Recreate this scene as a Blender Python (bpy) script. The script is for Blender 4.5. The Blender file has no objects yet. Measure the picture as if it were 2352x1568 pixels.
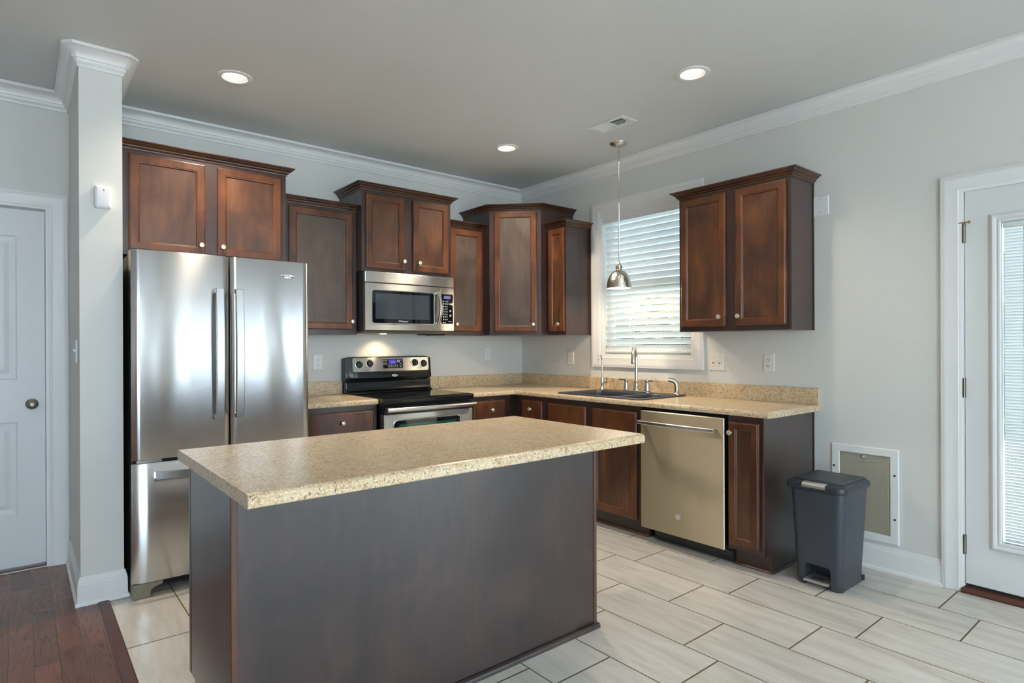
import bpy, bmesh, math, random
from mathutils import Vector, Matrix

random.seed(7)
S = bpy.context.scene
COL = S.collection
PI = math.pi

# ------------------------------------------------------------------ camera, world, exposure
CAM = Vector((-3.7964, -4.4049, 1.2851))
YAW, PITCH, ROLL, FPX, U0, V0 = -0.6811, -0.0008, -0.0038, 1370.59, 1157.71, 793.56
cy_, sy_ = math.cos(YAW), math.sin(YAW)
cp_, sp_ = math.cos(PITCH), math.sin(PITCH)
cr_, sr_ = math.cos(ROLL), math.sin(ROLL)
r0 = Vector((cy_, sy_, 0.0)); f0 = Vector((-sy_, cy_, 0.0)); u0 = Vector((0, 0, 1.0))
fwd = f0 * cp_ + u0 * sp_
up1 = -f0 * sp_ + u0 * cp_
right = r0 * cr_ + up1 * sr_
up = -r0 * sr_ + up1 * cr_
cam_d = bpy.data.cameras.new('camera')
cam_d.sensor_width = 36.0
cam_d.lens = FPX / 2352.0 * 36.0
cam_d.shift_x = (1176.0 - U0) / 2352.0
cam_d.shift_y = (V0 - 784.0) / 2352.0
cam_d.clip_start = 0.05
cam = bpy.data.objects.new('camera', cam_d); COL.objects.link(cam)
m = Matrix.Identity(4)
for i in range(3):
    m[i][0] = right[i]; m[i][1] = up[i]; m[i][2] = -fwd[i]; m[i][3] = CAM[i]
cam.matrix_world = m
S.camera = cam

W = bpy.data.worlds.new('sky'); S.world = W; W.use_nodes = True
bg = W.node_tree.nodes['Background']
bg.inputs[0].default_value = (0.65, 0.835, 1.0, 1); bg.inputs[1].default_value = 10.0
S.view_settings.view_transform = 'Standard'
try: S.view_settings.look = 'None'
except Exception: pass
S.view_settings.gamma = 1.0
S.view_settings.use_curve_mapping = False
S.view_settings.exposure = 0.47
try:
    S.cycles.use_denoising = True
    S.cycles.max_bounces = 10
    S.cycles.diffuse_bounces = 6
    S.cycles.glossy_bounces = 5
    S.cycles.transparent_max_bounces = 16
    S.cycles.sample_clamp_indirect = 6.0
except Exception: pass

def portal(name, loc, target, sx, sy):            # a sampling portal for the sky in a window opening (gives off no light itself)
    d = bpy.data.lights.new(name, 'AREA'); d.shape = 'RECTANGLE'; d.size = sx; d.size_y = sy
    d.cycles.is_portal = True
    o = bpy.data.objects.new(name, d); COL.objects.link(o); o.location = loc
    v = (Vector(target) - Vector(loc)); o.rotation_euler = v.to_track_quat('-Z', 'Y').to_euler()
    return o
H = 2.776
portal('sky_portal', (-1.54, -8.15, 1.35), (-1.54, 0, 1.35), 0.32, 2.1)
portal('sky_portal', (-0.88, -8.15, 1.35), (-0.88, 0, 1.35), 0.28, 2.1)
portal('sky_portal', (-4.2, -8.15, 1.40), (-4.2, 0, 1.40), 2.4, 2.2)
portal('sky_portal', (0.05, -6.8, 1.10), (-5, -6.8, 1.10), 1.3, 2.1)
portal('sky_portal', (0.16, -1.46, 1.79), (-5, -1.46, 1.79), 0.89, 1.2)
portal('sky_portal', (0.06, -3.97, 1.09), (-5, -3.97, 1.09), 0.66, 1.6)

sd_ = bpy.data.lights.new('sun', 'SUN'); sd_.energy = 42; sd_.color = (1.0, .96, .90); sd_.angle = .02
sun = bpy.data.objects.new('sun', sd_); COL.objects.link(sun)
sun.rotation_euler = Vector((math.cos(math.radians(58)), 0.10, -math.sin(math.radians(58)))).to_track_quat('-Z', 'Y').to_euler()

# ------------------------------------------------------------------ materials
MATS = {}
def nt(name):
    mt = bpy.data.materials.new(name); mt.use_nodes = True
    MATS[name] = mt
    n = mt.node_tree
    return mt, n, n.nodes['Principled BSDF']
def setp(b, col=None, rough=None, metal=None, spec=None, coat=None, coatr=None):
    if col is not None: b.inputs['Base Color'].default_value = (*col, 1)
    if rough is not None: b.inputs['Roughness'].default_value = rough
    if metal is not None: b.inputs['Metallic'].default_value = metal
    if spec is not None: b.inputs['Specular IOR Level'].default_value = spec
    if coat is not None: b.inputs['Coat Weight'].default_value = coat
    if coatr is not None: b.inputs['Coat Roughness'].default_value = coatr
def N(n, t, **kw):
    x = n.nodes.new(t)
    for k, v in kw.items(): setattr(x, k, v)
    return x
def val(n, sock, v):
    if isinstance(v, (int, float)): sock.default_value = v
    else: n.links.new(v, sock)
def M(n, op, a, b=0.0, c=0.0):
    x = N(n, 'ShaderNodeMath', operation=op)
    val(n, x.inputs[0], a); val(n, x.inputs[1], b); val(n, x.inputs[2], c)
    return x.outputs[0]
def objcoord(n, scale=(1, 1, 1), rand=True):
    tc = N(n, 'ShaderNodeTexCoord'); mp = N(n, 'ShaderNodeMapping')
    n.links.new(tc.outputs['Object'], mp.inputs[0]); mp.inputs['Scale'].default_value = scale
    if rand:
        oi = N(n, 'ShaderNodeObjectInfo'); cb = N(n, 'ShaderNodeCombineXYZ')
        r = M(n, 'MULTIPLY', oi.outputs['Random'], 37.0)
        for i in range(3): n.links.new(r, cb.inputs[i])
        n.links.new(cb.outputs[0], mp.inputs['Location'])
    return mp.outputs[0]
def noise(n, vec, scale, detail=4, rough=0.5, dist=0.0):
    x = N(n, 'ShaderNodeTexNoise'); n.links.new(vec, x.inputs['Vector'])
    x.inputs['Scale'].default_value = scale; x.inputs['Detail'].default_value = detail
    x.inputs['Roughness'].default_value = rough; x.inputs['Distortion'].default_value = dist
    return x.outputs['Fac']
def ramp(n, fac, stops, interp='LINEAR'):
    x = N(n, 'ShaderNodeValToRGB'); x.color_ramp.interpolation = interp
    e = x.color_ramp.elements
    while len(e) > 1: e.remove(e[-1])
    e[0].position = stops[0][0]; e[0].color = (*stops[0][1], 1)
    for p, c in stops[1:]:
        k = e.new(p); k.color = (*c, 1)
    n.links.new(fac, x.inputs[0])
    return x.outputs[0]
def mixc(n, fac, a, b, blend='MIX'):
    x = N(n, 'ShaderNodeMix', data_type='RGBA', blend_type=blend)
    val(n, x.inputs[0], fac)
    for s, v in ((x.inputs[6], a), (x.inputs[7], b)):
        if isinstance(v, tuple): s.default_value = (*v, 1)
        else: n.links.new(v, s)
    return x.outputs[2]
def bump(n, b, h, strength=0.2, dist=0.002):
    x = N(n, 'ShaderNodeBump'); x.inputs['Strength'].default_value = strength
    x.inputs['Distance'].default_value = dist
    n.links.new(h, x.inputs['Height']); n.links.new(x.outputs[0], b.inputs['Normal'])

def plain(name, col, rough=0.5, metal=0.0, **kw):
    mt, n, b = nt(name); setp(b, col, rough, metal, **kw); return mt
def paint(name, col, rough):
    mt, n, b = nt(name); setp(b, col, rough)
    v = objcoord(n, rand=False)
    f = noise(n, v, 3.0, 2)
    c = mixc(n, f, tuple(x * 0.97 for x in col), tuple(min(1, x * 1.02) for x in col))
    n.links.new(c, b.inputs['Base Color'])
    bump(n, b, noise(n, v, 260, 2), 0.06, 0.001)
    return mt
paint('wall_paint', (0.68, 0.675, 0.64), 0.75)
paint('ceiling_paint', (0.68, 0.685, 0.68), 0.8)
paint('white_trim', (0.79, 0.785, 0.77), 0.38)
paint('door_white', (0.73, 0.735, 0.73), 0.42)

def wood(name, dark, mid, light, rough=0.32, scale=1.0, coat=0.25):
    mt, n, b = nt(name)
    v = objcoord(n, (9 * scale, 9 * scale, 0.9 * scale))
    g = noise(n, v, 3.2, 8, 0.6, 0.6)
    v2 = objcoord(n, (1, 1, 0.6))
    bl = noise(n, v2, 5.0, 3, 0.55, 0.8)
    f = M(n, 'ADD', M(n, 'MULTIPLY', g, 0.35), M(n, 'MULTIPLY', bl, 0.65))
    c = ramp(n, f, [(0.34, dark), (0.50, mid), (0.68, light)])
    v3 = objcoord(n, (60, 60, 2.2))
    fine = noise(n, v3, 8, 3)
    c = mixc(n, M(n, 'MULTIPLY', fine, 0.25), c, dark)
    n.links.new(c, b.inputs['Base Color'])
    setp(b, rough=rough, coat=coat, coatr=0.3)
    rr = M(n, 'ADD', M(n, 'MULTIPLY', bl, 0.16), rough - 0.08)
    n.links.new(rr, b.inputs['Roughness'])
    bump(n, b, fine, 0.08, 0.0006)
    return mt
wood('wood_door', (0.042, 0.0140, 0.006), (0.104, 0.0325, 0.0105), (0.19, 0.064, 0.017), coat=0.15)
wood('wood_panel', (0.036, 0.0145, 0.008), (0.082, 0.030, 0.012), (0.17, 0.062, 0.019), rough=0.36)
wood('wood_worn_sheen', (0.044, 0.028, 0.021), (0.074, 0.049, 0.037), (0.108, 0.073, 0.054), rough=0.40, coat=0.15)  # worn finish, with grey reflected sheen also put into the colour
wood('wood_dark', (0.023, 0.0095, 0.008), (0.034, 0.0125, 0.0095), (0.052, 0.019, 0.011), rough=0.34, coat=0.5)
wood('wood_crown', (0.030, 0.012, 0.007), (0.058, 0.020, 0.009), (0.10, 0.036, 0.012), rough=0.30)
wood('wood_side', (0.019, 0.0115, 0.012), (0.034, 0.0185, 0.0165), (0.066, 0.031, 0.024), rough=0.36, coat=0.8)
wood('wood_edge', (0.07, 0.03, 0.017), (0.11, 0.045, 0.025), (0.15, 0.06, 0.03), rough=0.40)

def laminate():
    mt, n, b = nt('laminate')
    v = objcoord(n, rand=False)
    big = noise(n, v, 12, 3, 0.6)
    f1 = noise(n, v, 100, 4, 0.62, 0.4)
    f2 = noise(n, v, 150, 3, 0.6, 0.3)
    f3 = noise(n, v, 58, 5, 0.72, 0.6)
    c = mixc(n, ramp(n, big, [(0.35, (0, 0, 0)), (0.65, (1, 1, 1))]), (0.58, 0.415, 0.225), (0.66, 0.515, 0.325))
    c = mixc(n, ramp(n, f2, [(0.53, (0, 0, 0)), (0.63, (.9, .9, .9))]), c, (0.86, 0.78, 0.62))
    c = mixc(n, ramp(n, f3, [(0.52, (0, 0, 0)), (0.62, (0.75, 0.75, 0.75))]), c, (0.36, 0.215, 0.115))
    c = mixc(n, ramp(n, f1, [(0.585, (0, 0, 0)), (0.64, (0.85, 0.85, 0.85))]), c, (0.10, 0.06, 0.035))
    n.links.new(c, b.inputs['Base Color']); setp(b, rough=0.28)
    bump(n, b, f1, 0.05, 0.0005)
laminate()

TAN = 2
def steel(name, col, rough, stretch, amp=0.02):
    mt, n, b = nt(name); setp(b, col, rough, 1.0)
    v = objcoord(n, stretch, rand=False)
    f = noise(n, v, 1.0, 5, 0.6)
    c = mixc(n, f, tuple(x * 0.97 for x in col), tuple(min(1, x * 1.02) for x in col))
    n.links.new(c, b.inputs['Base Color'])
    cv = N(n, 'ShaderNodeCombineXYZ'); cv.inputs[TAN].default_value = 1.0
    n.links.new(cv.outputs[0], b.inputs['Tangent'])
    b.inputs['Anisotropic'].default_value = 0.95
    # slow dents of sheet metal
    v2 = objcoord(n, (3.0, 3.0, 1.1), rand=False)
    bump(n, b, noise(n, v2, 1.6, 1, 0.4), 0.5, 0.010)
    return mt
steel('steel', (0.62, 0.625, 0.625), 0.24, (3, 3, 900))
steel('steel_plain', (0.64, 0.63, 0.60), 0.30, (3, 3, 700))
steel('slate_steel', (0.56, 0.495, 0.375), 0.42, (3, 3, 700))
plain('nickel', (0.66, 0.63, 0.56), 0.28, 1.0)
plain('handle_steel', (0.70, 0.68, 0.65), 0.25, 1.0)
plain('bar_steel', (0.50, 0.49, 0.48), 0.30, 1.0)
plain('knob_nickel', (0.86, 0.82, 0.74), 0.32, 0.85)
plain('bronze_hinge', (0.22, 0.20, 0.15), 0.38, 1.0)
plain('brass', (0.55, 0.40, 0.15), 0.4, 1.0)
plain('black_enamel', (0.006, 0.007, 0.009), 0.16)
plain('black_glass', (0.004, 0.005, 0.007), 0.035)
plain('black_plastic', (0.012, 0.012, 0.014), 0.4)
plain('dark_gap', (0.006, 0.006, 0.007), 0.7)
plain('fridge_side', (0.055, 0.045, 0.035), 0.5)
plain('taupe_plastic', (0.21, 0.185, 0.13), 0.5)
plain('white_plastic', (0.80, 0.80, 0.79), 0.35)
plain('ivory_plastic', (0.76, 0.73, 0.66), 0.35)
plain('sensor_white', (0.82, 0.80, 0.82), 0.4)
plain('bin_plastic', (0.041, 0.048, 0.061), 0.42)
plain('bin_lid', (0.026, 0.032, 0.042), 0.38)
plain('bin_metal', (0.62, 0.62, 0.60), 0.35, 0.9)
plain('sink_composite', (0.030, 0.034, 0.044), 0.42)
plain('flap_vinyl', (0.36, 0.33, 0.26), 0.35)
plain('flap_rib', (0.42, 0.385, 0.30), 0.35)
plain('print_white', (0.75, 0.75, 0.75), 0.5)
plain('print_dark', (0.03, 0.03, 0.03), 0.5)
plain('tan_tassel', (0.55, 0.44, 0.2), 0.5)
plain('threshold_wood', (0.085, 0.026, 0.013), 0.4)
plain('oven_green', (0.006, 0.085, 0.052), 0.08)
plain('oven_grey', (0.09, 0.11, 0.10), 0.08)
plain('mw_glass', (0.045, 0.055, 0.065), 0.06)
def mat_hammer():
    mt, n, b = nt('hammered_nickel'); setp(b, (0.60, 0.56, 0.48), 0.24, 1.0)
    vo = N(n, 'ShaderNodeTexVoronoi'); n.links.new(objcoord(n, rand=False), vo.inputs['Vector'])
    vo.inputs['Scale'].default_value = 130
    bump(n, b, vo.outputs['Distance'], 0.55, 0.003)
mat_hammer()
def emit(name, col, strength, base=(0.8, 0.8, 0.8)):
    mt, n, b = nt(name); setp(b, base, 0.4)
    b.inputs['Emission Color'].default_value = (*col, 1); b.inputs['Emission Strength'].default_value = strength
emit('lamp_glow', (1.0, 0.88, 0.70), 3.2)
emit('display_blue', (0.07, 0.04, 0.70), 0.40, (0.02, 0.02, 0.06))
emit('display_violet', (0.22, 0.16, 0.50), 0.40, (0.03, 0.03, 0.06))
emit('display_digit', (0.50, 0.45, 1.0), 0.6, (0.05, 0.05, 0.1))
emit('cooktop_lamp', (1.0, 0.8, 0.5), 6.0)
def mat_slat(name, fac):
    mt, n, b = nt(name); setp(b, (0.86, 0.88, 0.88), 0.45)
    tr = N(n, 'ShaderNodeBsdfTranslucent'); tr.inputs[0].default_value = (0.82, 0.80, 0.77, 1)
    mx = N(n, 'ShaderNodeMixShader'); mx.inputs[0].default_value = fac
    out = [x for x in n.nodes if x.type == 'OUTPUT_MATERIAL'][0]
    n.links.new(b.outputs[0], mx.inputs[1]); n.links.new(tr.outputs[0], mx.inputs[2])
    n.links.new(mx.outputs[0], out.inputs[0])
mat_slat('blind_slat', .30); mat_slat('mini_slat', .42)
def mat_glass(name, tint):
    mt, n, b = nt(name)
    t = N(n, 'ShaderNodeBsdfTransparent'); t.inputs[0].default_value = (*tint, 1)
    g = N(n, 'ShaderNodeBsdfGlossy'); g.inputs['Roughness'].default_value = 0.02
    fr = N(n, 'ShaderNodeFresnel'); fr.inputs[0].default_value = 1.45
    mx = N(n, 'ShaderNodeMixShader'); n.links.new(fr.outputs[0], mx.inputs[0])
    n.links.new(t.outputs[0], mx.inputs[1]); n.links.new(g.outputs[0], mx.inputs[2])
    out = [x for x in n.nodes if x.type == 'OUTPUT_MATERIAL'][0]
    n.links.new(mx.outputs[0], out.inputs[0])
mat_glass('clear_glass', (0.80, 0.85, 0.85)); mat_glass('door_glass', (0.97, 0.98, 0.98))

TROW, TLEN, TX0 = 0.3155, 0.604, 0.02
def mat_tile():
    mt, n, b = nt('floor_tile')
    geo = N(n, 'ShaderNodeNewGeometry'); sx = N(n, 'ShaderNodeSeparateXYZ')
    n.links.new(geo.outputs['Position'], sx.inputs[0])
    at = N(n, 'ShaderNodeAttribute', attribute_name='joint_offset')
    ru = M(n, 'DIVIDE', M(n, 'SUBTRACT', M(n, 'MULTIPLY', sx.outputs[0], -1.0), TX0), TROW)
    row = M(n, 'FLOOR', ru); fu = M(n, 'FRACT', ru)
    rv = M(n, 'DIVIDE', M(n, 'SUBTRACT', M(n, 'MULTIPLY', sx.outputs[1], -1.0), at.outputs['Fac']), TLEN)
    tid = M(n, 'FLOOR', rv); fv = M(n, 'FRACT', rv)
    du = M(n, 'MULTIPLY', M(n, 'MINIMUM', fu, M(n, 'SUBTRACT', 1.0, fu)), TROW)
    dv = M(n, 'MULTIPLY', M(n, 'MINIMUM', fv, M(n, 'SUBTRACT', 1.0, fv)), TLEN)
    d = M(n, 'MINIMUM', du, M(n, 'MULTIPLY', dv, 0.8))
    mask = N(n, 'ShaderNodeMapRange', interpolation_type='SMOOTHSTEP')
    n.links.new(d, mask.inputs[0]); mask.inputs[1].default_value = 0.0022; mask.inputs[2].default_value = 0.0036
    mk = mask.outputs[0]
    cb = N(n, 'ShaderNodeCombineXYZ'); n.links.new(row, cb.inputs[0]); n.links.new(tid, cb.inputs[1])
    wn = N(n, 'ShaderNodeTexWhiteNoise', noise_dimensions='2D'); n.links.new(cb.outputs[0], wn.inputs[0])
    # veins along the length of the tile, shifted per tile
    va = N(n, 'ShaderNodeVectorMath', operation='MULTIPLY_ADD')
    n.links.new(geo.outputs['Position'], va.inputs[0]); va.inputs[1].default_value = (16, 2.4, 1)
    sc = N(n, 'ShaderNodeVectorMath', operation='SCALE'); n.links.new(wn.outputs['Color'], sc.inputs[0]); sc.inputs['Scale'].default_value = 60
    n.links.new(sc.outputs[0], va.inputs[2])
    vn = noise(n, va.outputs[0], 1.0, 7, 0.62, 0.5)
    vb = noise(n, va.outputs[0], 3.0, 5, 0.7, 1.2)
    c = ramp(n, vn, [(0.30, (0.50, 0.46, 0.40)), (0.48, (0.61, 0.575, 0.515)), (0.70, (0.70, 0.67, 0.62))])
    c = mixc(n, ramp(n, vb, [(0.60, (0, 0, 0)), (0.72, (0.55, 0.55, 0.55))]), c, (0.38, 0.345, 0.30))
    c = mixc(n, M(n, 'MULTIPLY', wn.outputs['Value'], 0.16), c, (0.76, 0.72, 0.66))
    c = mixc(n, mk, (0.125, 0.09, 0.045), c)
    n.links.new(c, b.inputs['Base Color'])
    n.links.new(M(n, 'SUBTRACT', 0.80, M(n, 'MULTIPLY', mk, 0.54)), b.inputs['Roughness'])
    h = M(n, 'ADD', mk, M(n, 'MULTIPLY', vn, 0.12))
    bump(n, b, h, 0.35, 0.002)
mat_tile()
def mat_planks():
    mt, n, b = nt('wood_planks')
    geo = N(n, 'ShaderNodeNewGeometry'); sx = N(n, 'ShaderNodeSeparateXYZ')
    n.links.new(geo.outputs['Position'], sx.inputs[0])
    PW = 0.083
    ru = M(n, 'DIVIDE', M(n, 'MULTIPLY', M(n, 'ADD', sx.outputs[0], 3.508), -1.0), PW)
    row = M(n, 'FLOOR', ru); fu = M(n, 'FRACT', ru)
    wr = N(n, 'ShaderNodeTexWhiteNoise', noise_dimensions='1D'); n.links.new(row, wr.inputs['W'])
    rv = M(n, 'ADD', M(n, 'DIVIDE', sx.outputs[1], 0.62), M(n, 'MULTIPLY', wr.outputs['Value'], 7.0))
    tid = M(n, 'FLOOR', rv); fv = M(n, 'FRACT', rv)
    du = M(n, 'MULTIPLY', M(n, 'MINIMUM', fu, M(n, 'SUBTRACT', 1.0, fu)), PW)
    dv = M(n, 'MULTIPLY', M(n, 'MINIMUM', fv, M(n, 'SUBTRACT', 1.0, fv)), 0.62)
    d = M(n, 'MINIMUM', du, dv)
    mask = N(n, 'ShaderNodeMapRange'); n.links.new(d, mask.inputs[0])
    mask.inputs[1].default_value = 0.0003; mask.inputs[2].default_value = 0.0014
    cb = N(n, 'ShaderNodeCombineXYZ'); n.links.new(row, cb.inputs[0]); n.links.new(tid, cb.inputs[1])
    wn = N(n, 'ShaderNodeTexWhiteNoise', noise_dimensions='2D'); n.links.new(cb.outputs[0], wn.inputs[0])
    va = N(n, 'ShaderNodeVectorMath', operation='MULTIPLY_ADD')
    n.links.new(geo.outputs['Position'], va.inputs[0]); va.inputs[1].default_value = (30, 2.6, 1)
    sc = N(n, 'ShaderNodeVectorMath', operation='SCALE'); n.links.new(wn.outputs['Color'], sc.inputs[0]); sc.inputs['Scale'].default_value = 40
    n.links.new(sc.outputs[0], va.inputs[2])
    gr = noise(n, va.outputs[0], 0.42, 2, 0.45, 0.9)
    rg = M(n, 'ABSOLUTE', M(n, 'SINE', M(n, 'MULTIPLY', gr, 38.0)))
    fn = noise(n, va.outputs[0], 6.0, 3, 0.6)
    gg = M(n, 'ADD', M(n, 'MULTIPLY', rg, 0.36), M(n, 'MULTIPLY', fn, 0.72))
    c = ramp(n, gg, [(0.18, (0.070, 0.024, 0.014)), (0.45, (0.135, 0.047, 0.026)), (0.9, (0.175, 0.064, 0.036))])
    hs = N(n, 'ShaderNodeHueSaturation'); n.links.new(c, hs.inputs['Color'])
    n.links.new(M(n, 'ADD', M(n, 'MULTIPLY', wn.outputs['Value'], 0.6), 0.72), hs.inputs['Value'])
    c = mixc(n, mask.outputs[0], (0.015, 0.006, 0.004), hs.outputs[0])
    n.links.new(c, b.inputs['Base Color']); setp(b, rough=0.26)
    bump(n, b, M(n, 'ADD', mask.outputs[0], M(n, 'MULTIPLY', gg, 0.1)), 0.2, 0.001)
mat_planks()
def mat_bounce_ground():
    mt, n, b = nt('bounce_ground')  # pale outdoor surface, added to throw daylight up into the room
    c = ramp(n, noise(n, objcoord(n, rand=False), 3, 6, 0.7), [(0.3, (0.46, 0.47, 0.44)), (0.7, (0.60, 0.60, 0.57))])
    n.links.new(c, b.inputs['Base Color']); setp(b, rough=0.9)
mat_bounce_ground()
def mat_foliage():
    mt, n, b = nt('hedge_leaves')
    c = ramp(n, noise(n, objcoord(n, rand=False), 9, 6, 0.8), [(0.35, (0.004, 0.012, 0.007)), (0.7, (0.020, 0.042, 0.020))])
    n.links.new(c, b.inputs['Base Color']); setp(b, rough=0.8)
mat_foliage()

# ------------------------------------------------------------------ mesh helpers
def wloc(o):
    v = Vector((0, 0, 0))
    while o is not None: v = v + o.location; o = o.parent
    return v
def mesh(name, bm, mat, parent=None, bevel=0.0, smooth=False, loc=None, seg=2, kind=None, label=None, cat=None, group=None):
    bmesh.ops.recalc_face_normals(bm, faces=bm.faces)
    off = wloc(parent) if parent is not None else Vector(loc or (0, 0, 0))
    if off.length > 0: bmesh.ops.translate(bm, vec=-off, verts=bm.verts)
    me = bpy.data.meshes.new(name); bm.to_mesh(me); bm.free()
    for mm in (mat if isinstance(mat, (list, tuple)) else [mat]): me.materials.append(MATS[mm])
    if smooth:
        for p in me.polygons: p.use_smooth = True
    o = bpy.data.objects.new(name, me); COL.objects.link(o)
    if parent is not None: o.parent = parent
    elif loc: o.location = loc
    if bevel > 0:
        md = o.modifiers.new('bevel', 'BEVEL'); md.width = bevel; md.segments = seg
        md.limit_method = 'ANGLE'; md.angle_limit = math.radians(35)
    if smooth:
        me.set_sharp_from_angle(angle=math.radians(38))
    tag(o, label, cat, group, kind)
    return o
def tag(o, label=None, cat=None, group=None, kind=None):
    if label: o['label'] = label
    if cat: o['category'] = cat
    if group: o['group'] = group
    if kind: o['kind'] = kind
    return o
def thing(name, label, cat, loc, group=None):
    o = bpy.data.objects.new(name, None); o.empty_display_size = 0.1
    COL.objects.link(o); o.location = loc
    return tag(o, label, cat, group)
BM = bmesh.new
def Bf(u, d, z): return (u, -d, z)             # along the back wall: u = x, d out of the wall
def Rf(u, d, z): return (-d, -u, z)            # along the window wall: u = distance from the corner
def Wf(u, d, z): return (u, d, z)              # plain world axes
def Ff(ox, oy, ang):                           # free frame: u along ang, d to the right of u
    ux, uy = math.cos(ang), math.sin(ang); dx, dy = uy, -ux
    return lambda u, d, z: (ox + u * ux + d * dx, oy + u * uy + d * dy, z)
def box(bm, F, u0, u1, d0, d1, z0, z1):
    v = [bm.verts.new(F(u, d, z)) for u in (u0, u1) for d in (d0, d1) for z in (z0, z1)]
    for q in ((0, 1, 3, 2), (4, 6, 7, 5), (0, 4, 5, 1), (2, 3, 7, 6), (0, 2, 6, 4), (1, 5, 7, 3)):
        bm.faces.new([v[i] for i in q])
    return bm
def bx(F, *a): return box(BM(), F, *a)
def loft(bm, rings, cap0=True, cap1=True, closed=True):
    vs = [[bm.verts.new(p) for p in r] for r in rings]
    for a, b in zip(vs, vs[1:]):
        k = len(a)
        for i in range(k if closed else k - 1):
            j = (i + 1) % k
            try: bm.faces.new((a[i], a[j], b[j], b[i]))
            except ValueError: pass
    if closed:
        if cap0: bm.faces.new(vs[0])
        if cap1: bm.faces.new(vs[-1])
    return bm
def prism(bm, F, poly, u0, u1):                # poly of (d, z), pulled along u
    return loft(bm, [[F(u, d, z) for d, z in poly] for u in (u0, u1)])
def rloops(bm, F, u0, u1, z0, z1, steps, cap0=True, cap1=True):   # nested rectangles (inset, d)
    rings = []
    for ins, d in steps:
        rings.append([F(u0 + ins, d, z0 + ins), F(u1 - ins, d, z0 + ins), F(u1 - ins, d, z1 - ins), F(u0 + ins, d, z1 - ins)])
    return loft(bm, rings, cap0, cap1)
def rrect(u0, u1, v0, v1, r, n=5):
    pts = []
    for cx, cy, a0 in ((u1 - r, v0 + r, -90), (u1 - r, v1 - r, 0), (u0 + r, v1 - r, 90), (u0 + r, v0 + r, 180)):
        for i in range(n + 1):
            a = math.radians(a0 + 90 * i / n)
            pts.append((cx + r * math.cos(a), cy + r * math.sin(a)))
    return pts
def rplate(bm, F, u0, u1, z0, z1, r, steps, n=5, cap0=True, cap1=True):   # rounded plate facing d: steps (inset, d)
    rings = []
    for ins, d in steps:
        rings.append([F(u, d, z) for u, z in rrect(u0 + ins, u1 - ins, z0 + ins, z1 - ins, max(r - ins, 0.0005), n)])
    return loft(bm, rings, cap0, cap1)
def rblock(bm, F, steps, n=6, cap0=True, cap1=True):      # plan rounded blocks: steps (u0,u1,d0,d1,r,z)
    rings = [[F(u, d, z) for u, d in rrect(u0, u1, d0, d1, r, n)] for u0, u1, d0, d1, r, z in steps]
    return loft(bm, rings, cap0, cap1)
def lathe(bm, prof, place, seg=24, cap0=True, cap1=True):  # prof (r, h); place(a, b, h)
    rings = []
    for r, h in prof:
        rings.append([place(r * math.cos(2 * PI * i / seg), r * math.sin(2 * PI * i / seg), h) for i in range(seg)])
    return loft(bm, rings, cap0, cap1)
def upl(x, y, z=0.0): return lambda a, b, h: (x + a, y + b, z + h)
def tube(bm, pts, rad, seg=10, cap=True):
    pts = [Vector(p) for p in pts]
    rad = rad if isinstance(rad, (list, tuple)) else [rad] * len(pts)
    rings = []; nrm = None
    for i, p in enumerate(pts):
        t = (pts[min(i + 1, len(pts) - 1)] - pts[max(i - 1, 0)]).normalized()
        if nrm is None:
            nrm = t.orthogonal().normalized()
        nrm = (nrm - t * nrm.dot(t)).normalized(); bn = t.cross(nrm)
        rings.append([p + (nrm * math.cos(2 * PI * k / seg) + bn * math.sin(2 * PI * k / seg)) * rad[i] for k in range(seg)])
    return loft(bm, rings, cap, cap)
def miters(path, closed=False, chamfer=()):
    st = []; k = len(path)
    for i in range(k):
        p = Vector(path[i])
        a = Vector(path[i - 1]) if (i > 0 or closed) else None
        b = Vector(path[(i + 1) % k]) if (i < k - 1 or closed) else None
        n1 = n2 = None
        if a is not None: t = (p - a).normalized(); n1 = Vector((t.y, -t.x))
        if b is not None: t = (b - p).normalized(); n2 = Vector((t.y, -t.x))
        if n1 is None: st.append((p, n2))
        elif n2 is None: st.append((p, n1))
        elif i in chamfer: st.append((p, n1 + n2 * 0.40)); st.append((p, n1 * 0.40 + n2))
        else: st.append((p, (n1 + n2) / max(1e-6, 1 + n1.dot(n2))))
    return st
def sweep(bm, path, prof, mapf, closed=False, chamfer=(), side=1):   # prof (offset, h), closed polygon
    st = miters(path, closed, chamfer)
    rings = [[mapf(p.x + m.x * o * side, p.y + m.y * o * side, h) for o, h in prof] for p, m in st]
    if closed: rings.append(rings[0])
    loft(bm, rings, not closed, not closed)
    if closed: bmesh.ops.remove_doubles(bm, verts=bm.verts, dist=1e-6)
    return bm
def holed(bm, F, outline, holes, d0, d1):      # a slab with holes: outline and holes in (u, z)
    es = []
    for lp in [outline] + holes:
        vs = [bm.verts.new(F(u, d0, z)) for u, z in lp]
        es += [bm.edges.new((vs[i], vs[(i + 1) % len(vs)])) for i in range(len(vs))]
    r = bmesh.ops.triangle_fill(bm, edges=es, use_beauty=True)
    if abs(d1 - d0) > 1e-9:
        ex = bmesh.ops.extrude_face_region(bm, geom=bm.faces[:])
        dv = Vector(F(0, d1, 0)) - Vector(F(0, d0, 0))
        bmesh.ops.translate(bm, vec=dv, verts=[g for g in ex['geom'] if isinstance(g, bmesh.types.BMVert)])
    return bm
def rect(u0, u1, z0, z1): return [(u0, z0), (u1, z0), (u1, z1), (u0, z1)]
def circ(x, y, r, n=32): return [(x + r * math.cos(2 * PI * i / n), y + r * math.sin(2 * PI * i / n)) for i in range(n)]
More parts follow.
